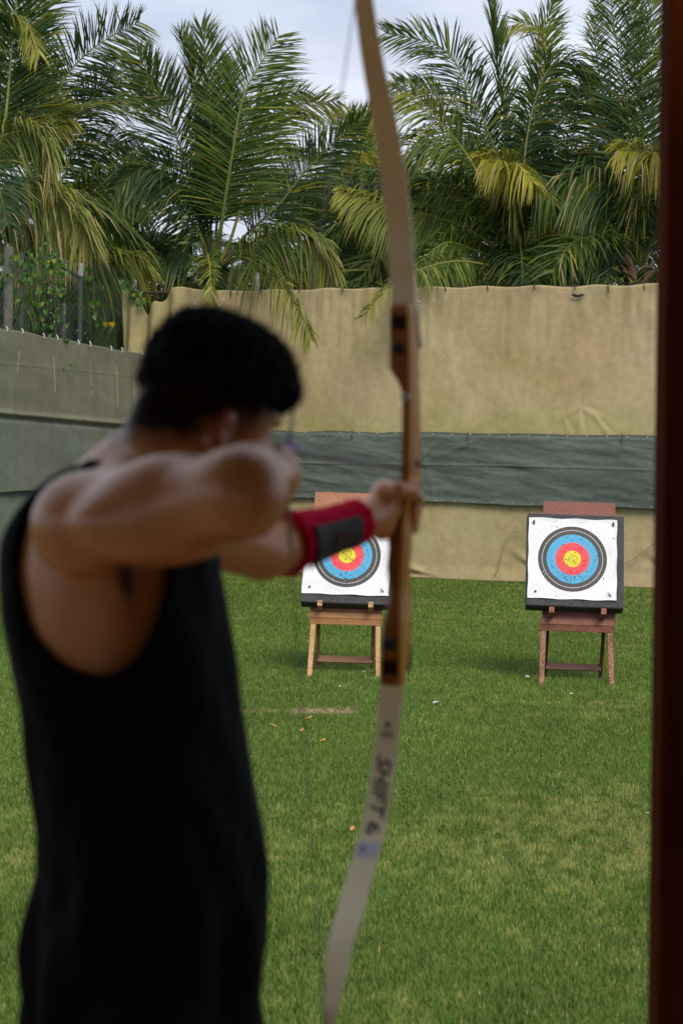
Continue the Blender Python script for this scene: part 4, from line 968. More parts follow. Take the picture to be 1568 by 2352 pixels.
# ================================================================ solid modelling with distance fields
class SDF:
    def __init__(s, lo, hi, h):
        s.lo = np.array(lo, float); s.h = h; s.n = np.ceil((np.array(hi)-s.lo)/h).astype(int)+1
        s.f = np.full(s.n, .2, dtype=np.float32)
    def sub(s, a, b):
        i0 = np.clip(np.floor((np.array(a)-s.lo)/s.h).astype(int), 0, s.n-1); i1 = np.clip(np.ceil((np.array(b)-s.lo)/s.h).astype(int)+1, 1, s.n)
        sl = tuple(slice(i, j) for i, j in zip(i0, i1))
        g = [s.lo[k]+s.h*np.arange(i0[k], i1[k]) for k in range(3)]
        X = np.stack(np.meshgrid(*g, indexing='ij'), -1)
        return sl, X
    def smin(s, sl, d, k):
        f = s.f[sl]
        if k <= 0: s.f[sl] = np.minimum(f, d); return
        h = np.clip(.5+.5*(f-d)/k, 0, 1); s.f[sl] = f*(1-h)+d*h-k*h*(1-h)
    def smax(s, sl, d, k):
        f = s.f[sl]; h = np.clip(.5-.5*(f-d)/max(k, 1e-6), 0, 1); s.f[sl] = f*(1-h)+d*h+k*h*(1-h)
    def cap(s, a, b, ra, rb, k=.02, carve=False):
        a = np.array(a, float); b = np.array(b, float); m = max(ra, rb)+.05+k
        sl, X = s.sub(np.minimum(a, b)-m, np.maximum(a, b)+m)
        if X.size == 0: return
        ab = b-a; t = np.clip(((X-a)@ab)/max(ab@ab, 1e-9), 0, 1)
        d = np.linalg.norm(X-a-t[..., None]*ab, axis=-1)-(ra+(rb-ra)*t)
        if carve: s.smax(sl, -d, k)
        else: s.smin(sl, d, k)
    def ell(s, c, r, M=None, k=.02, carve=False):
        c = np.array(c, float); r = np.array(r, float); m = r.max()+.05+k
        sl, X = s.sub(c-m, c+m)
        if X.size == 0: return
        q = X-c
        if M is not None: q = q@M            # columns of M are the axes
        k0 = np.linalg.norm(q/r, axis=-1); k1 = np.linalg.norm(q/(r*r), axis=-1)+1e-9
        d = k0*(k0-1)/k1
        if carve: s.smax(sl, -d, k)
        else: s.smin(sl, d, k)
    def mesh(s):
        f = s.f; sg = f < 0
        n = np.array(f.shape)
        c8 = np.zeros(n-1, dtype=np.int8)
        for i in (0, 1):
            for j in (0, 1):
                for k in (0, 1): c8 += sg[i:n[0]-1+i, j:n[1]-1+j, k:n[2]-1+k]
        act = (c8 > 0) & (c8 < 8); idx = np.full(act.shape, -1, dtype=np.int64); cells = np.argwhere(act); idx[act] = np.arange(len(cells))
        pos = np.zeros((len(cells), 3)); cnt = np.zeros(len(cells))
        for ax in range(3):
            o1, o2 = [a for a in range(3) if a != ax]
            for p in (0, 1):
                for q in (0, 1):
                    A = cells.copy(); A[:, o1] += p; A[:, o2] += q; B = A.copy(); B[:, ax] += 1
                    fa = f[A[:, 0], A[:, 1], A[:, 2]]; fb = f[B[:, 0], B[:, 1], B[:, 2]]; cr = (fa < 0) != (fb < 0)
                    t = np.where(cr, fa/np.where(cr, fa-fb, 1), 0); P = A.astype(float); P[:, ax] += t
                    pos[cr] += P[cr]; cnt[cr] += 1
        pos /= cnt[:, None]; verts = s.lo+pos*s.h; faces = []
        for ax in range(3):
            o1, o2 = [(1, 2), (2, 0), (0, 1)][ax]
            a = [slice(None)]*3; b = [slice(None)]*3; a[ax] = slice(0, -1); b[ax] = slice(1, None)
            sa, sb = sg[tuple(a)], sg[tuple(b)]; E = np.argwhere(sa != sb)
            E = E[(E[:, o1] > 0) & (E[:, o2] > 0) & (E[:, o1] < n[o1]-1) & (E[:, o2] < n[o2]-1)]
            ins = sa[E[:, 0], E[:, 1], E[:, 2]]
            def at(d1, d2):
                C = E.copy(); C[:, o1] += d1; C[:, o2] += d2; return idx[C[:, 0], C[:, 1], C[:, 2]]
            q = np.stack([at(-1, -1), at(0, -1), at(0, 0), at(-1, 0)], -1); q[~ins] = q[~ins][:, ::-1]; faces.append(q)
        return verts, np.concatenate(faces)
def relax(v, f, it=2, lam=.5):
    e = np.concatenate([f[:, [0, 1]], f[:, [1, 2]], f[:, [2, 3]], f[:, [3, 0]]])
    for _ in range(it):
        s = np.zeros_like(v); c = np.zeros(len(v)); np.add.at(s, e[:, 0], v[e[:, 1]]); np.add.at(s, e[:, 1], v[e[:, 0]]); np.add.at(c, e[:, 0], 1); np.add.at(c, e[:, 1], 1)
        v = v*(1-lam)+lam*s/c[:, None]
    return v
def proj(X):
    'picture coordinates (1568-wide) of world points'
    q = (X-np.array([0, 0, CAMZ]))@RN
    return 784+FV*q[..., 0]/-q[..., 2], 1176-FV*q[..., 1]/-q[..., 2]

# ================================================================ the archer
m_skin = mat('skin', (.30, .14, .08), .36, tint=True, var=(.90, .84, .80), vscale=9, bump=.12, bscale=160, bdist=.002, spec=.85, tintspec=True)
m_hair = mat('black_hair', (.0045, .004, .004), .75, bump=.9, bscale=70, bdist=.01, stretch=(1, 1, 1), spec=.12)
m_shirt = mat('black_jersey', (.0018, .0020, .0027), .85, var=(.0035, .004, .0055), vscale=6, spec=.10, bump=.3, bscale=90, bdist=.002)
m_shorts = mat('black_shorts', (.006, .006, .008), .9, spec=.1)
m_shoe = mat('dark_shoe', (.02, .02, .022), .7)
m_eye = mat('eye', (.6, .58, .55), .2); m_iris = mat('iris', (.03, .015, .01), .2)

TB = Vector((.23, .97, 0)).normalized(); TF = Vector((TB.y, -TB.x, 0))          # across the shoulders (away), chest direction (right)
A3 = lambda v: np.array(tuple(v), float)
Mt = np.stack([A3(TF), A3(TB), np.array([0, 0, 1.])], 1)
SHR = V(194, 1196, 3.12); ELR = V(549, 1142, 2.945); WRR = V(614, 1098, 3.185)
SHL = V(372, 1192, 3.47); ELL = V(600, 1268, 3.66); WRL = V(850, 1190, 3.89)
hf = Vector((.80, .50, -.34)).normalized(); hs = hf.cross(Vector((.12, .10, 1))).normalized(); hu = hs.cross(hf).normalized()
HC = V(484, 930, 3.28)
Mh = np.stack([A3(hf), A3(hs), A3(hu)], 1)
def H(a, b, c): return HC+hf*a+hs*b+hu*c
pelv = V(338, 2190, 3.34)

body = SDF((-.62, 2.72, DECK-.02), (.30, 4.12, 2.72), .0052)
b = body
# torso
b.ell(V(262, 1345, 3.33), (.112, .150, .185), Mt, .05)
b.ell(V(222, 1282, 3.34), (.085, .125, .105), Mt, .04)          # upper back and blades
b.ell(V(292, 1640, 3.33), (.098, .128, .20), Mt, .07)
b.ell(V(318, 1880, 3.33), (.098, .128, .16), Mt, .07)
b.ell(pelv, (.112, .150, .135), Mt, .06)
b.ell(V(240, 2230, 3.33), (.085, .13, .10), Mt, .05)             # seat
b.ell(V(308, 1320, 3.29), (.06, .07, .085), Mt, .04)             # chest, near side
b.ell(V(175, 1410, 3.25), (.07, .06, .15), Mt, .06)              # latissimus
# neck, trapezius
b.cap(H(-.058, 0, -.035), V(345, 1090, 3.33), .047, .056, .02)
b.cap(H(-.035, 0, -.06), V(330, 1115, 3.33), .054, .060, .02)
b.cap(V(318, 1105, 3.33), V(262, 1230, 3.33), .062, .07, .04)
b.cap(V(340, 1110, 3.31), SHR+Vector((-.0, .02, -.01)), .045, .050, .03)
b.cap(V(345, 1080, 3.36), SHL, .045, .055, .05)
# drawing arm (right)
b.ell(SHR+Vector((0, 0, -.006)), (.068, .070, .066), None, .035)
b.cap(SHR+Vector((.01, 0, -.004)), SHR.lerp(ELR, .55), .064, .060, .02)
b.cap(SHR.lerp(ELR, .4), ELR, .061, .050, .012)
b.ell(SHR.lerp(ELR, .66)+Vector((0, .02, .018)), (.085, .046, .046), None, .02)     # biceps
b.ell(SHR.lerp(ELR, .50)+Vector((0, -.012, -.018)), (.11, .048, .048), None, .03)    # triceps
b.ell(ELR+Vector((.012, -.002, -.004)), (.040, .038, .044), None, .02)
b.cap(ELR+Vector((.0, .01, .014)), ELR.lerp(WRR, .45)+Vector((0, 0, .014)), .048, .043, .03)
b.cap(ELR.lerp(WRR, .4)+Vector((0, 0, .012)), WRR, .042, .027, .02)
# bow arm (left)
b.ell(SHL, (.062, .06, .06), None, .04)
b.cap(SHL, ELL, .055, .042, .03)
b.cap(ELL, ELL.lerp(WRL, .28), .043, .038, .01)
b.cap(ELL.lerp(WRL, .28), WRL, .035, .024, .01)
# head
b.ell(H(-.012, 0, .020), (.097, .077, .088), Mh, .0)
b.ell(H(.040, 0, -.030), (.052, .062, .082), Mh, .03)
b.ell(H(.035, 0, -.085), (.052, .052, .038), Mh, .03)
b.cap(H(.078, -.012, -.108), H(.078, .012, -.108), .016, .016, .02)                   # chin
b.cap(H(-.01, .048, -.085), H(.06, .028, -.105), .016, .014, .02); b.cap(H(-.01, -.048, -.085), H(.06, -.028, -.105), .016, .014, .02)   # jaw
b.cap(H(.083, 0, .000), H(.108, 0, -.048), .008, .012, .012); b.ell(H(.104, 0, -.052), (.013, .016, .010), Mh, .008)                       # nose
b.cap(H(.082, -.035, .006), H(.086, .035, .006), .010, .010, .012)                    # brow
b.ell(H(.092, .031, -.018), (.018, .016, .012), Mh, .012, carve=True); b.ell(H(.092, -.031, -.018), (.018, .016, .012), Mh, .012, carve=True)
b.cap(H(.076, .036, -.042), H(.070, .046, -.05), .014, .012, .015); b.cap(H(.076, -.036, -.042), H(.070, -.046, -.05), .014, .012, .015)
b.cap(H(.090, -.020, -.079), H(.090, .020, -.079), .006, .006, .006); b.cap(H(.088, -.018, -.089), H(.088, .018, -.089), .007, .007, .006)  # lips
for sg in (1, -1):                                                                     # ears
    Me = np.stack([A3(hf*.93-hu*.1+hs*(-.3*sg)), A3(hs*.95+hf*.25*sg), A3(hu)], 1); Me /= np.linalg.norm(Me, axis=0)
    b.ell(H(-.012, .080*sg, -.044), (.019, .009, .032), Me, .008)
    b.ell(H(-.008, .090*sg, -.040), (.010, .007, .017), Me, .005, carve=True)
    b.ell(H(-.004, .078*sg, -.071), (.010, .008, .011), Me, .006)
# hands
def finger(pts, r0, r1, k=.006):
    n = len(pts)-1
    for i in range(n): b.cap(pts[i], pts[i+1], r0+(r1-r0)*i/n, r0+(r1-r0)*(i+1)/n, k if i else .012)
# drawing hand: hooked on the string, back of the hand towards the camera and up
b.cap(WRR, V(640, 1088, 3.245), .026, .026, .02)
b.ell(V(640, 1088, 3.245), (.024, .034, .040), None, .02)
for y, r_ in ((1058, .0098), (1080, .0102), (1102, .0096), (1124, .0084)):
    o_ = (y-1090)*.08
    finger([V(643, y+4, 3.265), V(667-abs(o_), y, 3.285), V(668-abs(o_), y+2, 3.315), V(650, y+4, 3.328)], r_*1.05, r_*.8)
finger([V(632, 1110, 3.24), V(640, 1132, 3.265), V(652, 1142, 3.29), V(655, 1140, 3.31)], .0125, .0095)
# bow hand: web of the thumb in the throat of the grip, fingers wrapped round the far side
b.cap(WRL, V(884, 1162, 3.915), .026, .025, .02)
b.ell(V(880, 1172, 3.918), (.019, .030, .044), None, .02)
b.ell(V(886, 1128, 3.915), (.018, .022, .018), None, .018)
b.ell(V(876, 1212, 3.915), (.016, .022, .020), None, .015)
finger([V(884, 1128, 3.90), V(915, 1124, 3.885), V(945, 1130, 3.905), V(964, 1146, 3.94)], .0130, .0098, .01)
for i, (y, r_) in enumerate(((1148, .0100), (1170, .0102), (1192, .0098), (1213, .0088))):
    finger([V(878, y, 3.925), V(884, y, 3.985), V(905, y+2, 4.028), V(940, y+3, 4.024), V(960-i*3, y+3, 3.995), V(955-i*3, y+3, 3.968)], r_*1.05, r_*.82)
# legs
hipR = pelv+Vector((.01, -.095, -.03)); hipL = pelv+Vector((.02, .10, -.03))
footR = Vector((-.42, 3.02, DECK)); footL = Vector((-.16, 3.72, DECK))
for hp, ft in ((hipR, footR), (hipL, footL)):
    an = ft+Vector((0, 0, .085)); kn = hp.lerp(an, .50)+TF*.02
    b.cap(hp, kn+Vector((0, 0, .03)), .088, .058, .05); b.cap(kn+Vector((0, 0, .02)), kn-Vector((0, 0, .02)), .054, .052, .02)
    b.cap(kn, kn.lerp(an, .35)-TF*.012, .052, .054, .03); b.cap(kn.lerp(an, .3)-TF*.01, an, .053, .036, .03)
    b.cap(an, ft+TF*.10+Vector((0, 0, .045)), .038, .032, .02)
bv, bf = body.mesh(); bv = relax(bv, bf, 2, .5)
# colour of the skin: cropped hair on the sides of the head, hair in the armpit
q = (bv-A3(HC))@Mh
sk = np.tile(np.array([.60, .255, .085]), (len(bv), 1))
nn_ = .012*vnoise(q[:, 0]*60, q[:, 2]*60, 91)
head = np.linalg.norm(q, axis=1) < .135
zb = np.interp(q[:, 0], [-.11, -.06, -.02, .03, .07], [-.112, -.100, -.060, -.044, -.010])
stub = np.clip((q[:, 2]-zb+nn_)/.045, 0, 1)*np.clip((.082-q[:, 0])/.02, 0, 1)
head = np.linalg.norm(q, axis=1) < .15
ear = (np.abs(q[:, 1]) > .072) & (q[:, 2] < -.012) & (np.abs(q[:, 0]+.01) < .026)
stub = stub*(~ear)*head
beard = np.clip((-.055-q[:, 2])/.03, 0, 1)*np.clip((q[:, 0]-.0)/.02, 0, 1)*head*.35
px_, py_ = proj(bv)
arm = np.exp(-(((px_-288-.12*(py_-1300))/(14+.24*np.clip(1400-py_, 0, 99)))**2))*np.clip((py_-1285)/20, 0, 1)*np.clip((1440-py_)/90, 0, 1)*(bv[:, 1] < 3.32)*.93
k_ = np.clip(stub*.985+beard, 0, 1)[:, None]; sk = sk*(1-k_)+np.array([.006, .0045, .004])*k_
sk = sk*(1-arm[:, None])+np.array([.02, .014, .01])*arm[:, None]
er = (np.abs(q[:, 1]) > .074) & (q[:, 2] < -.006) & (q[:, 2] > -.09) & (np.abs(q[:, 0]+.01) < .034); sk[er] = sk[er]*np.array([.62, .42, .42])
lip = (np.abs(q[:, 1]) < .024) & (q[:, 0] > .086) & (q[:, 2] < -.073) & (q[:, 2] > -.096); sk[lip] = (.32, .11, .08)
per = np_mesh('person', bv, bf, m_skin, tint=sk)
tag(per, 'man in a black sleeveless shirt drawing a wooden bow, seen from behind', 'person')

# eyes
for sg in (1, -1):
    mb = MB(); c = H(.074, .030*sg, -.018); n1 = 10; rings = []
    for i in range(1, 8):
        a = math.pi*i/8; rings.append([c+hf*math.cos(a)*.0125+(hs*math.cos(2*math.pi*k/n1)+hu*math.sin(2*math.pi*k/n1))*math.sin(a)*.0125 for k in range(n1)])
    mb.loft(rings); e_ = mb.build('eye', m_eye, per, smooth=True)
    mb = MB(); mb.disc(c+hf*.0128, hs, hu, .0058, 12); mb.build('iris', m_iris, e_)

# hair on top
hr = SDF(A3(HC)-.17, A3(HC)+.18, .003)
hr.ell(H(-.010, 0, .023), (.1015, .0815, .096), Mh, .0)
hr.ell(H(.052, 0, .076), (.052, .062, .036), Mh, .03)
hr.ell(H(.088, .0, .046), (.026, .050, .026), Mh, .025)
hr.ell(H(-.01, 0, .075), (.080, .064, .044), Mh, .03)
sl, X = hr.sub(A3(HC)-.17, A3(HC)+.18); Q = (X-A3(HC))@Mh
lim = -.006+.10*Q[..., 0]*(Q[..., 0] < .02)-.10*np.clip(Q[..., 0]-.02, 0, 1)
hr.f[sl] += .007*np.clip(1-(Q[..., 2]-lim)/.045, 0, 1)**2
hr.smax(sl, lim-Q[..., 2], .012)
hv, hfc = hr.mesh(); hv = relax(hv, hfc, 2, .5)
qh = (hv-A3(HC))@Mh
dirs = qh-np.array([0, 0, .0]); dirs /= np.linalg.norm(dirs, axis=1)[:, None]; u_ = np.arctan2(qh[:, 1], qh[:, 0])*6; v_ = qh[:, 2]*60
hv = hv+(dirs@Mh.T)*(.010*vnoise(u_*1.3+20, v_*.8+20, 92)+.006*vnoise(u_*4+40, v_*2.4+40, 93))[:, None]
hair = np_mesh('hair', hv, hfc, m_hair, per)
# loose short strands breaking the outline
rng = np.random.RandomState(8); ii = rng.choice(len(hv), 5200)
P0 = hv[ii]; dn = dirs[ii]@Mh.T; dn = dn+A3(hf)*.25+rng.randn(len(ii), 3)*.35; dn /= np.linalg.norm(dn, axis=1)[:, None]; sd = np.cross(dn, rng.randn(len(ii), 3)); sd /= np.linalg.norm(sd, axis=1)[:, None]
ln = rng.uniform(.006, .016, (len(ii), 1)); vv = np.stack([P0-sd*.0006, P0+sd*.0006, P0+dn*ln], 1).reshape(-1, 3)
np_mesh('hair_strands', vv, np.arange(len(vv)).reshape(-1, 3), m_hair, per, smooth=False)

# the sleeveless shirt
HEM = V(340, 2440, 3.3).z
TBL = [(1040, 205, 300), (1060, 175, 400), (1084, 131, 440), (1133, 69, 475), (1173, 40, 485), (1210, 20, 495), (1247, 11, 500), (1316, 8, 505), (1400, 12, 522), (1500, 28, 541), (1600, 48, 556), (1700, 62, 572), (1800, 78, 588), (1900, 92, 608), (2000, 97, 616), (2080, 84, 617), (2170, 68, 613), (2260, 62, 600), (2352, 60, 598), (2450, 62, 598)]
ty = np.array([t[0] for t in TBL], float); tl = np.array([t[1] for t in TBL], float); tr_ = np.array([t[2] for t in TBL], float)
tz = np.array([V(300, y, 3.33).z for y in ty])[::-1]
tcx = np.array([V((l+r)/2, y, 3.33).x for y, l, r in TBL])[::-1]; thw = np.array([(r-l)/2/FV*3.33 for y, l, r in TBL])[::-1]
sh = SDF((-.58, 2.95, HEM-.02), (.02, 3.75, 2.45), .0046)
sl, X = sh.sub(sh.lo, sh.lo+sh.h*(sh.n-1)); Z = X[..., 2]
cx = np.interp(Z, tz, tcx); hw = np.interp(Z, tz, thw)
bb = np.interp(Z, [1.6, 1.9, 2.15, 2.3, 2.36, 2.42], [.185, .175, .178, .175, .165, .10])
# outline half-width hw = sqrt((a cos)^2 + (b sin)^2)
cs, sn = .955, .30
aa = np.sqrt(np.clip(hw**2-(bb*sn)**2, .004, None))/cs
cy = 3.33
pu = (X[..., 0]-cx)*TF.x+(X[..., 1]-cy)*TF.y; pv = (X[..., 0]-cx)*TB.x+(X[..., 1]-cy)*TB.y
th = np.arctan2(pv/bb, pu/aa)
fold = (.010*np.sin(th*7+Z*5+1.5*np.sin(Z*9))*np.clip((2.05-Z)/.35, 0, 1)+.006*np.sin(th*13+Z*17)*np.clip((1.95-Z)/.3, 0, 1)+.010*vnoise(th*2.2+10, Z*7+th*2, 95)+.006*vnoise(th*5+10, Z*14-th*3, 96))
rr_ = (np.abs(pu/aa)**2.3+np.abs(pv/bb)**2.3)**(1/2.3)
d = (rr_-1)*np.minimum(aa, bb)-fold
d = np.maximum(d, HEM-Z+.01*np.sin(th*3)); d = np.maximum(d, -(HEM-Z) - 5)
# shoulder straps and the cloth just over the body there
sh.f[sl] = d
sh.smax(sl, (Z-(V(300, 1052, 3.35).z)), .03)
# armholes: near one as seen in the photo, and its mirror on the far side
def poly_sd(x, y, P):
    d = np.full(x.shape, 1e9); ins = np.zeros(x.shape, bool); n = len(P)
    for i in range(n):
        x0, y0 = P[i]; x1, y1 = P[(i+1) % n]; ex, ey = x1-x0, y1-y0
        t = np.clip(((x-x0)*ex+(y-y0)*ey)/(ex*ex+ey*ey), 0, 1); d = np.minimum(d, (x-x0-t*ex)**2+(y-y0-t*ey)**2)
        c = ((y0 > y) != (y1 > y)) & (x < ex*(y-y0)/(ey+1e-9)+x0); ins ^= c
    return np.where(ins, -1, 1)*np.sqrt(d)
AH = [(262, 960), (250, 1066), (204, 1080), (168, 1094), (95, 1134), (60, 1173), (49, 1210), (43, 1250), (39, 1316), (48, 1367), (62, 1415), (88, 1465), (125, 1512), (172, 1543), (222, 1556), (268, 1547), (308, 1516), (342, 1465), (366, 1405), (380, 1345), (386, 1290), (392, 1200), (420, 1100), (420, 960)]
PX, PY = proj(X)
a_ = poly_sd(PX, PY, AH)/FV*3.25
# the edge of the hole turns round the back as it climbs: only the half of the trunk nearest the camera is opened
near = (X[..., 1]-(3.335+.0*Z))
cut = np.maximum(a_, near)
sh.smax(sl, -cut, .008)
# far armhole
fa = np.sqrt((pu/.075)**2+((Z-2.20)/.16)**2)-1; cutf = np.maximum(fa*.08, 3.56-X[..., 1]); sh.smax(sl, -cutf, .008)
sv, sf = sh.mesh(); sv = relax(sv, sf, 2, .5)
shirt = np_mesh('tank_top', sv, sf, m_shirt, per)

# shorts and shoes
so = SDF((-.62, 2.80, 1.25), (.10, 3.95, 1.80), .007)
so.ell(pelv+Vector((0, 0, .02)), (.122, .160, .12), Mt, .0); so.ell(V(245, 2240, 3.33), (.095, .14, .105), Mt, .05)
for hp, ft in ((hipR, footR), (hipL, footL)):
    kn = hp.lerp(ft, .50)+TF*.02; so.cap(hp, hp.lerp(kn, .85), .103, .100, .05)
sl, X = so.sub(so.lo, so.lo+so.h*(so.n-1)); so.smax(sl, np.maximum(1.33-X[..., 2], X[..., 2]-(pelv.z+.12)), .006)
v1, f1 = so.mesh(); np_mesh('shorts', relax(v1, f1, 2), f1, m_shorts, per)
for ft in (footR, footL):
    s_ = SDF(A3(ft)-.25, A3(ft)+.32, .006)
    s_.cap(ft-TF*.03+Vector((0, 0, .05)), ft+TF*.15+Vector((0, 0, .035)), .048, .040, .02); s_.cap(ft+Vector((0, 0, .05)), ft+Vector((0, 0, .10)), .045, .042, .02)
    sl, X = s_.sub(s_.lo, s_.lo+s_.h*(s_.n-1)); s_.smax(sl, ft.z+.003-X[..., 2], .004); v1, f1 = s_.mesh(); np_mesh('shoe', relax(v1, f1, 1), f1, m_shoe, per)

# red elastic arm guard with its dark grey plate
m_red = mat('red_elastic', (.64, .004, .044), .95, var=(.42, .003, .028), vscale=30, stretch=(3, 3, 1), bump=.4, bscale=60, bdist=.006, spec=.1)
m_plate = mat('dark_grey_plate', (.020, .023, .024), .7)
g0, g1 = V(650, 1248, 3.705), V(820, 1199, 3.870); gd = (g1-g0).normalized(); gs = gd.cross(Vector((0, 0, 1))).normalized(); gu = gs.cross(gd)
rings = []
GR = lambda t: float(np.interp(t, [0, .12, .3, .6, 1], [.0500, .0465, .0400, .0355, .0340]))
for i in range(31):
    t = i/30; r_ = GR(t)+.0016*math.sin(i*1.7)*math.sin(i*.6)+(.002 if i in (0, 1, 29, 30) else 0)
    c = g0.lerp(g1, t)
    rings.append([c+(gs*math.cos(a)+gu*math.sin(a)*1.04)*(r_+.0012*math.sin(a*9+i*.5)) for a in [2*math.pi*k/40 for k in range(40)]])
r_in = [[c_+(q_-c_)*.90 for q_ in ring] for ring, c_ in ((rings[0], g0), (rings[-1], g1))]
mb = MB(); mb.loft([r_in[0]]+rings+[r_in[1]]); gd_ = mb.build('arm_guard', m_red, per, smooth=True)
# plate: lower near side
def plate(name, t0, t1, a0, a1, off, th_, m, par):
    mb = MB(); R1 = []
    for i in range(13):
        t = t0+(t1-t0)*i/12; c = g0.lerp(g1, t); r_ = GR(t)+off
        ring = []
        for sgn, rr2 in ((1, r_+th_), (-1, r_)):
            for k in (range(13) if sgn > 0 else range(12, -1, -1)):
                a = a0+(a1-a0)*k/12; ring.append(c+(gs*math.cos(a)+gu*math.sin(a)*1.04)*rr2)
        R1.append(ring)
    mb.loft(R1); return mb.build(name, m, par, smooth=False)
# near side of the forearm faces -y: angle of the camera in (gs, gu)
ca = math.atan2((Vector((0, -1, 0))).dot(gu), (Vector((0, -1, 0))).dot(gs))
pl = plate('guard_plate', .12, .80, ca-1.15, ca+.30, .0025, .0035, m_plate, gd_) if gs.dot(Vector((0, -1, 0))) > 0 and gu.z > 0 and math.cos(ca) > 0 else plate('guard_plate', .12, .80, ca-.30, ca+1.15, .0025, .0035, m_plate, gd_)
PLATE_SIGN = 1 if math.cos(ca) > 0 else -1
if PLATE_SIGN > 0: plate('guard_badge', .36, .56, ca-.52, ca-.10, .0068, .0012, mat('dark_red_badge', (.05, .004, .006), .8), pl)
else: plate('guard_badge', .36, .56, ca+.10, ca+.52, .0068, .0012, mat('dark_red_badge', (.05, .004, .006), .8), pl)

# ================================================================ the bow
m_rw = mat('brown_riser_wood', (.27, .095, .010), .5, var=(.19, .060, .006), vscale=5, stretch=(4, 4, .6), spec=.2, coat=.08)
m_honey = mat('honey_maple', (.62, .31, .048), .5, var=(.50, .21, .030), vscale=5, stretch=(4, 4, .6), spec=.2, coat=.1)
m_darkw = mat('dark_inlay_wood', (.022, .007, .003), .6, spec=.1)
m_limb = mat('limb_laminate', (.80, .68, .42), .38, var=(.74, .62, .38), vscale=3, spec=.35, coat=.2)
m_ink = mat('black_ink', (.012, .014, .022), .5)
m_sticker = mat('pale_blue_sticker', (.46, .44, .50), .5)
m_string = mat('bow_string', (.30, .31, .30), .7)
DB = Vector((.33, .944, 0)).normalized(); SB = Vector((DB.y, -DB.x, 0))
bow = thing('recurve_bow', 'tall wooden recurve bow with pale limbs held at full draw', 'bow', V(920, 1240, 3.96))
BL0 = Vector(bow.location)
# riser: y, left edge, corner, right edge (picture columns), belly at 3.925 + bump
RT = [(699, 896, 938, 950, 3.935), (712, 892, 940, 953, 3.93), (760, 891.5, 940.5, 958, 3.925), (800, 892, 941, 961, 3.92), (842, 892, 941, 961, 3.92), (856, 897, 941, 961, 3.92), (868, 906.5, 941, 961, 3.92), (885, 914.5, 941.5, 962, 3.92),
      (903, 921, 942, 963, 3.92), (960, 920.5, 942, 964, 3.92), (1020, 920, 941, 965, 3.92), (1075, 919.5, 940.5, 966, 3.92), (1098, 917, 940, 967, 3.92), (1104, 903, 939.5, 967.5, 3.905), (1118, 903, 939.5, 966, 3.905), (1130, 914, 938, 960, 3.93), (1150, 905, 934, 953, 3.945),
      (1175, 893, 930, 950, 3.94), (1205, 884, 928, 947, 3.925), (1232, 887, 927, 946, 3.92), (1260, 890, 926, 945, 3.92), (1302, 886.5, 924, 942, 3.925), (1330, 889, 922, 941, 3.93), (1357, 893, 921.5, 941, 3.935), (1385, 890, 921, 941, 3.93), (1431, 878, 921, 942, 3.92),
      (1478, 873.5, 921, 941.5, 3.92), (1530, 871, 921, 936, 3.925), (1565, 870, 921, 931, 3.93), (1576, 873, 920, 929, 3.935)]
def riser_rings(rows, grow=0.0):
    out = []
    for y, l, c, r, d in rows:
        pl_ = V(l, y, d+.016); pc = V(c, y, d)
        wv = SB*((pc.x-pl_.x)/SB.x); p0 = Vector((pl_.x, pl_.y, pl_.z)); p0 = pc-wv; p0.z = pc.z
        t_ = 1.12*(r-c)/1405/.305; t_ = max(.022, min(t_, .080))
        W_ = wv.length; ch = .004
        o4 = []
        for a, e in ((ch, 0), (W_-ch, 0), (W_, ch), (W_, t_-ch), (W_-ch, t_), (ch, t_), (0, t_-ch), (0, ch)):
            o4.append(p0+SB*(a+grow*(1 if a > W_/2 else -1))+DB*(e+grow*(1 if e > t_/2 else -1))-BL0)
        out.append(o4)
    return out
rg = riser_rings(RT)
mb = MB(); n = 8
vs = [q for r_ in rg for q in r_]; fs = []; mi = []
for i in range(len(rg)-1):
    for k in range(8):
        fs.append((i*8+k, i*8+(k+1) % 8, (i+1)*8+(k+1) % 8, (i+1)*8+k)); mi.append(1 if k in (1, 2, 3, 4) else 0)
mb.v = vs; mb.f = fs+[tuple(range(7, -1, -1)), tuple((len(rg)-1)*8+k for k in range(8))]; mb.m = mi+[0, 0]; mb.c = [(1, 1, 1)]*len(vs)
ris = mb.build('riser', [m_rw, m_honey], bow)
# dark inlaid bands, bolts, limb pads
def rows_between(y0, y1, n=4):
    ys = [r[0] for r in RT]; return [tuple([y]+[float(np.interp(y, ys, [r[k] for r in RT])) for k in (1, 2, 3, 4)]) for y in np.linspace(y0, y1, n)]
for y0, y1 in ((724, 756), (1518, 1552)):
    mb = MB(); mb.loft([[r_[0]+SB*.001-DB*.0012, r_[1]-SB*.001-DB*.0012, r_[1]-SB*.001+DB*.003, r_[0]+SB*.001+DB*.003] for r_ in riser_rings(rows_between(y0, y1))]); mb.build('dark_band', m_darkw, ris)
for x, y in ((915.5, 799), (893, 1480)):
    mb = MB(); c = V(x, y, 3.92)-BL0; c2 = c-DB*.006; mb.tube([c2+DB*.02, c2-DB*.001], .0095, 14); mb.tube([c2-DB*.001, c2-DB*.004], [.0085, .006], 14); mb.build('limb_bolt', m_hole, ris)
mb = MB(); c = V(929, 991-80, 3.915)-BL0; mb.tube([c+DB*.01, c-DB*.003], .006, 10); mb.build('bushing', m_metal, ris)
mb = MB(); c = V(957, 1168-103, 3.93)-BL0; mb.tube([c, c+SB*.004], .007, 10); mb.build('side_bushing', m_darkw, ris)

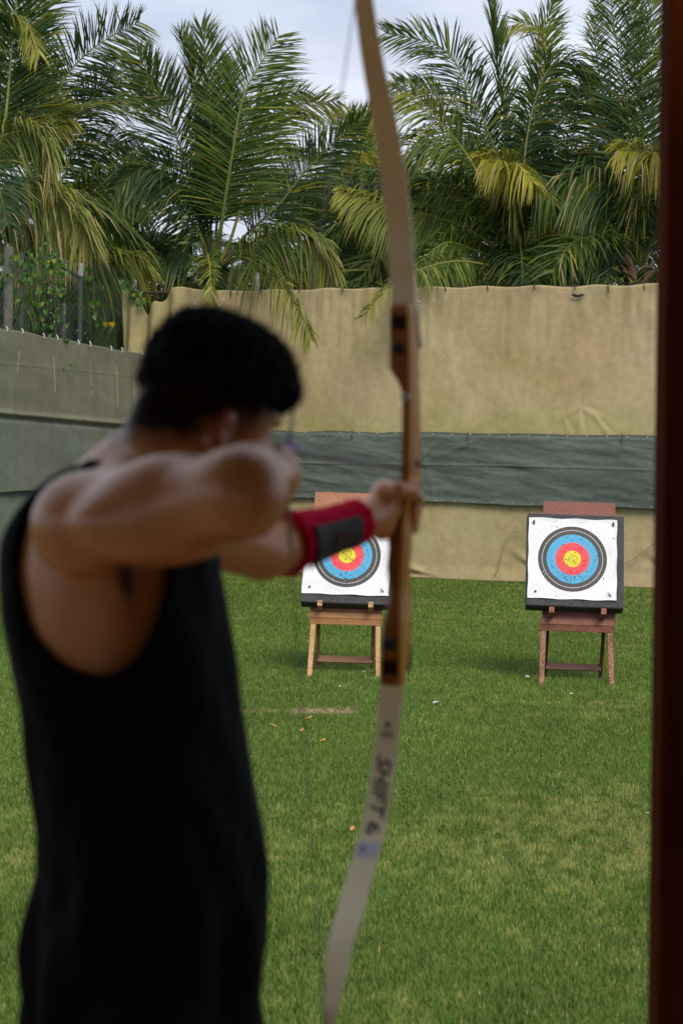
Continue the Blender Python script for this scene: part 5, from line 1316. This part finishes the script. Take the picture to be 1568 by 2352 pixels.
UP = [(712, 925.5, 54, 3.995), (690, 926, 55, 3.995), (640, 924.5, 55, 3.995), (602, 922.6, 55, 3.99), (540, 918, 56, 3.985), (470, 910.5, 57, 3.97), (401, 902.5, 57, 3.95), (330, 892, 55, 3.92), (260, 879, 53, 3.885), (201, 867, 51, 3.855), (130, 854, 48, 3.81), (60, 843, 45, 3.765), (0, 835, 42, 3.73), (-35, 830, 34, 3.715), (-60, 826, 20, 3.71), (-72, 825, 13, 3.715)]
LO_ = [(1562, 899, 52, 3.995), (1583, 900, 54, 3.995), (1640, 894, 52, 3.995), (1729, 885, 52, 3.985), (1800, 875, 53, 3.965), (1871, 864, 55, 3.94), (1925, 852, 56, 3.915), (1977, 837, 57, 3.885), (2030, 822, 59, 3.855), (2084, 807, 61, 3.82), (2130, 793, 61, 3.79), (2173, 780, 58, 3.765), (2220, 774, 50, 3.74), (2262, 768, 42, 3.72), (2333, 757, 28, 3.69), (2380, 751, 18, 3.69), (2400, 749, 13, 3.70)]
def limb(name, rows):
    ctr = [V(x, y, d)-BL0 for y, x, w_, d in rows]; rings = []
    fine = []
    for i in range(len(rows)-1):
        p0, p1, p2, p3 = ctr[max(i-1, 0)], ctr[i], ctr[i+1], ctr[min(i+2, len(ctr)-1)]
        for q_ in range(4):
            t = q_/4; fine.append((.5*((2*p1)+(p2-p0)*t+(2*p0-5*p1+4*p2-p3)*t*t+(3*p1-p0-3*p2+p3)*t**3), rows[i][2]*(1-t)+rows[i+1][2]*t, rows[i][3]*(1-t)+rows[i+1][3]*t))
    fine.append((ctr[-1], rows[-1][2], rows[-1][3])); fr = []
    for i, (c, w_, d) in enumerate(fine):
        t = (fine[min(i+1, len(fine)-1)][0]-fine[max(i-1, 0)][0]).normalized(); s_ = (SB-t*SB.dot(t)).normalized(); n_ = s_.cross(t).normalized()
        if n_.dot(DB) > 0: n_ = -n_
        W_ = w_/FV*d/2/.944; T_ = .0032-.0012*i/len(fine)
        fr.append((c, t, s_, n_, W_, T_))
        rings.append([c-s_*W_*.96+n_*T_, c+s_*W_*.96+n_*T_, c+s_*W_+n_*T_*.5, c+s_*W_-n_*T_*.5, c+s_*W_*.96-n_*T_, c-s_*W_*.96-n_*T_, c-s_*W_-n_*T_*.5, c-s_*W_+n_*T_*.5])
    return rings, fr
for nm, rows in (('upper_limb', UP), ('lower_limb', LO_)):
    rings, fr = limb(nm, rows); mb = MB(); mb.loft(rings)
    if nm == 'lower_limb':
        cum = [0]
        for i in range(1, len(fr)): cum.append(cum[-1]+(fr[i][0]-fr[i-1][0]).length)
        cum = np.array(cum)
        # picture row -> distance along the limb
        rowc = np.array([0.0]*len(fr)); 
        rowc = np.array([float(proj(np.array([A3(f_[0]+BL0)]))[1][0]) for f_ in fr])
        def on(y, v, lift=.0006):
            u = float(np.interp(y, rowc, cum)); i = min(max(int(np.searchsorted(cum, u))-1, 0), len(fr)-2); t = (u-cum[i])/(cum[i+1]-cum[i])
            c = fr[i][0].lerp(fr[i+1][0], t); s_ = fr[i][2].lerp(fr[i+1][2], t); n_ = fr[i][3].lerp(fr[i+1][3], t); T_ = fr[i][5]
            return c+s_*v+n_*(T_+lift)
        def text_on(word, y0, y1, v0, v1, shear):
            cu = bpy.data.curves.new('lettering', 'FONT'); cu.body = word; cu.size = 1; cu.shear = shear; cu.offset = .018; cu.resolution_u = 3
            to = bpy.data.objects.new('lettering', cu); col.objects.link(to); bpy.context.view_layer.update()
            me = bpy.data.meshes.new_from_object(to.evaluated_get(bpy.context.evaluated_depsgraph_get()))
            bpy.data.objects.remove(to); xs = [v.co.x for v in me.vertices]; ys = [v.co.y for v in me.vertices]
            a0, a1, b0, b1 = min(xs), max(xs), min(ys), max(ys); mb.mi = 1
            mb.add([on(y0+(y1-y0)*(v.co.x-a0)/(a1-a0), v0+(v1-v0)*(v.co.y-b0)/(b1-b0)) for v in me.vertices], [tuple(p.vertices) for p in me.polygons])
            bpy.data.meshes.remove(me)
        text_on('SHIFT', 1737, 1884, -.0125, .0145, .35)
        text_on('6', 1889, 1920, -.0125, .0125, 0)
        mb.mi = 1
        mb.add([on(1665+math.sin(a)*7, math.cos(a)*.0052) for a in [2*math.pi*k/14 for k in range(14)]], [tuple(range(14))])
        for y in (1681, 1689): mb.add([on(y, -.0115), on(y, .0115), on(y+4, .0115), on(y+4, -.0115)], [(0, 1, 2, 3)])
        mb.mi = 2
        k0 = 8; vs = []; 
        for k in range(k0+1):
            y = 1938+34*k/k0; vs += [on(y, -.0185, .0005), on(y, .0185, .0005)]
        mb.add(vs, [(2*k, 2*k+1, 2*k+3, 2*k+2) for k in range(k0)])
        mb.mi = 1
        for y in (1948, 1956): mb.add([on(y, -.012, .0009), on(y, -.003, .0009), on(y+4, -.003, .0009), on(y+4, -.012, .0009)], [(0, 1, 2, 3)])
        mb.mi = 0
        mb.build(nm, [m_limb, m_ink, m_sticker], bow)
    else:
        mb.build(nm, m_limb, bow)
# dark plates where the limbs bolt on (far side, seen past the right edge)
for (ya, yb, xa, xb) in ((700, 802, 951, 964), (1480, 1540, 941, 938)):
    mb = MB(); mb.beam(V(xa-5, ya, 4.01)-BL0, V(xb-5, yb, 4.01)-BL0, .014, .006, up=SB); mb.build('limb_plate', m_pin, ris)
# string: lower tip - fingers - upper tip
tipU = V(825, -62, 3.70)-BL0; tipL = V(748, 2390, 3.68)-BL0; nock = V(655, 1066, 3.318)-BL0
mb = MB(); mb.tube([tipU+Vector((0, .02, -.0)), tipU+Vector((0, 0, .0)), nock, tipL, tipL+Vector((0, .02, 0))], .0012, 6)
mb.tube([nock.lerp(tipU, .13), nock, nock.lerp(tipL, .13)], .0026, 6)
mb.build('bowstring', m_string, bow)

# ================================================================ the arrow
na = V(633, 1031, 3.318); nb = V(930, 1079, 3.99); ad = (nb-na).normalized(); tip = nb+ad*.07
m_shaft = mat('grey_arrow_shaft', (.075, .060, .062), .5)
ar = thing('arrow', 'thin grey arrow with purple and green feathers on the string', 'arrow', na)
mb = MB(); mb.tube([Vector((0, 0, 0)), tip-na], .0042, 8); mb.build('shaft', m_shaft, ar)
mb = MB(); mb.tube([tip-na, tip-na+ad*.018], [.0042, .0008], 8); mb.build('point', m_metal, ar)
mb = MB(); mb.tube([-ad*.012, ad*.012], .0045, 8); mb.build('nock', mat('green_nock', (.20, .42, .22), .5), ar)
s1 = ad.cross(Vector((0, 0, 1))).normalized(); s2 = s1.cross(ad)
for k, (a, m) in enumerate(((1.9, mat('purple_vane', (.24, .02, .44), .6)), (3.3, mat('dark_purple_vane', (.20, .015, .38), .6)), (1.5, mat('green_vane', (.22, .42, .22), .6)))):
    u = s1*math.cos(a)+s2*math.sin(a); v = ad.cross(u)*.0006
    pr = [(.048, .003), (.052, .019), (.080, .021), (.100, .015), (.115, .003)] if k < 2 else [(.004, .003), (.008, .014), (.025, .016), (.040, .011), (.050, .003)]
    mb = MB(); vs = [ad*x+u*y+v for x, y in pr]+[ad*x+u*y-v for x, y in pr]; mb.add(vs, [(0, 1, 2, 3, 4), (9, 8, 7, 6, 5)]+[(i, (i+1) % 5, (i+1) % 5+5, i+5) for i in range(5)])
    mb.build('vane', m, ar)
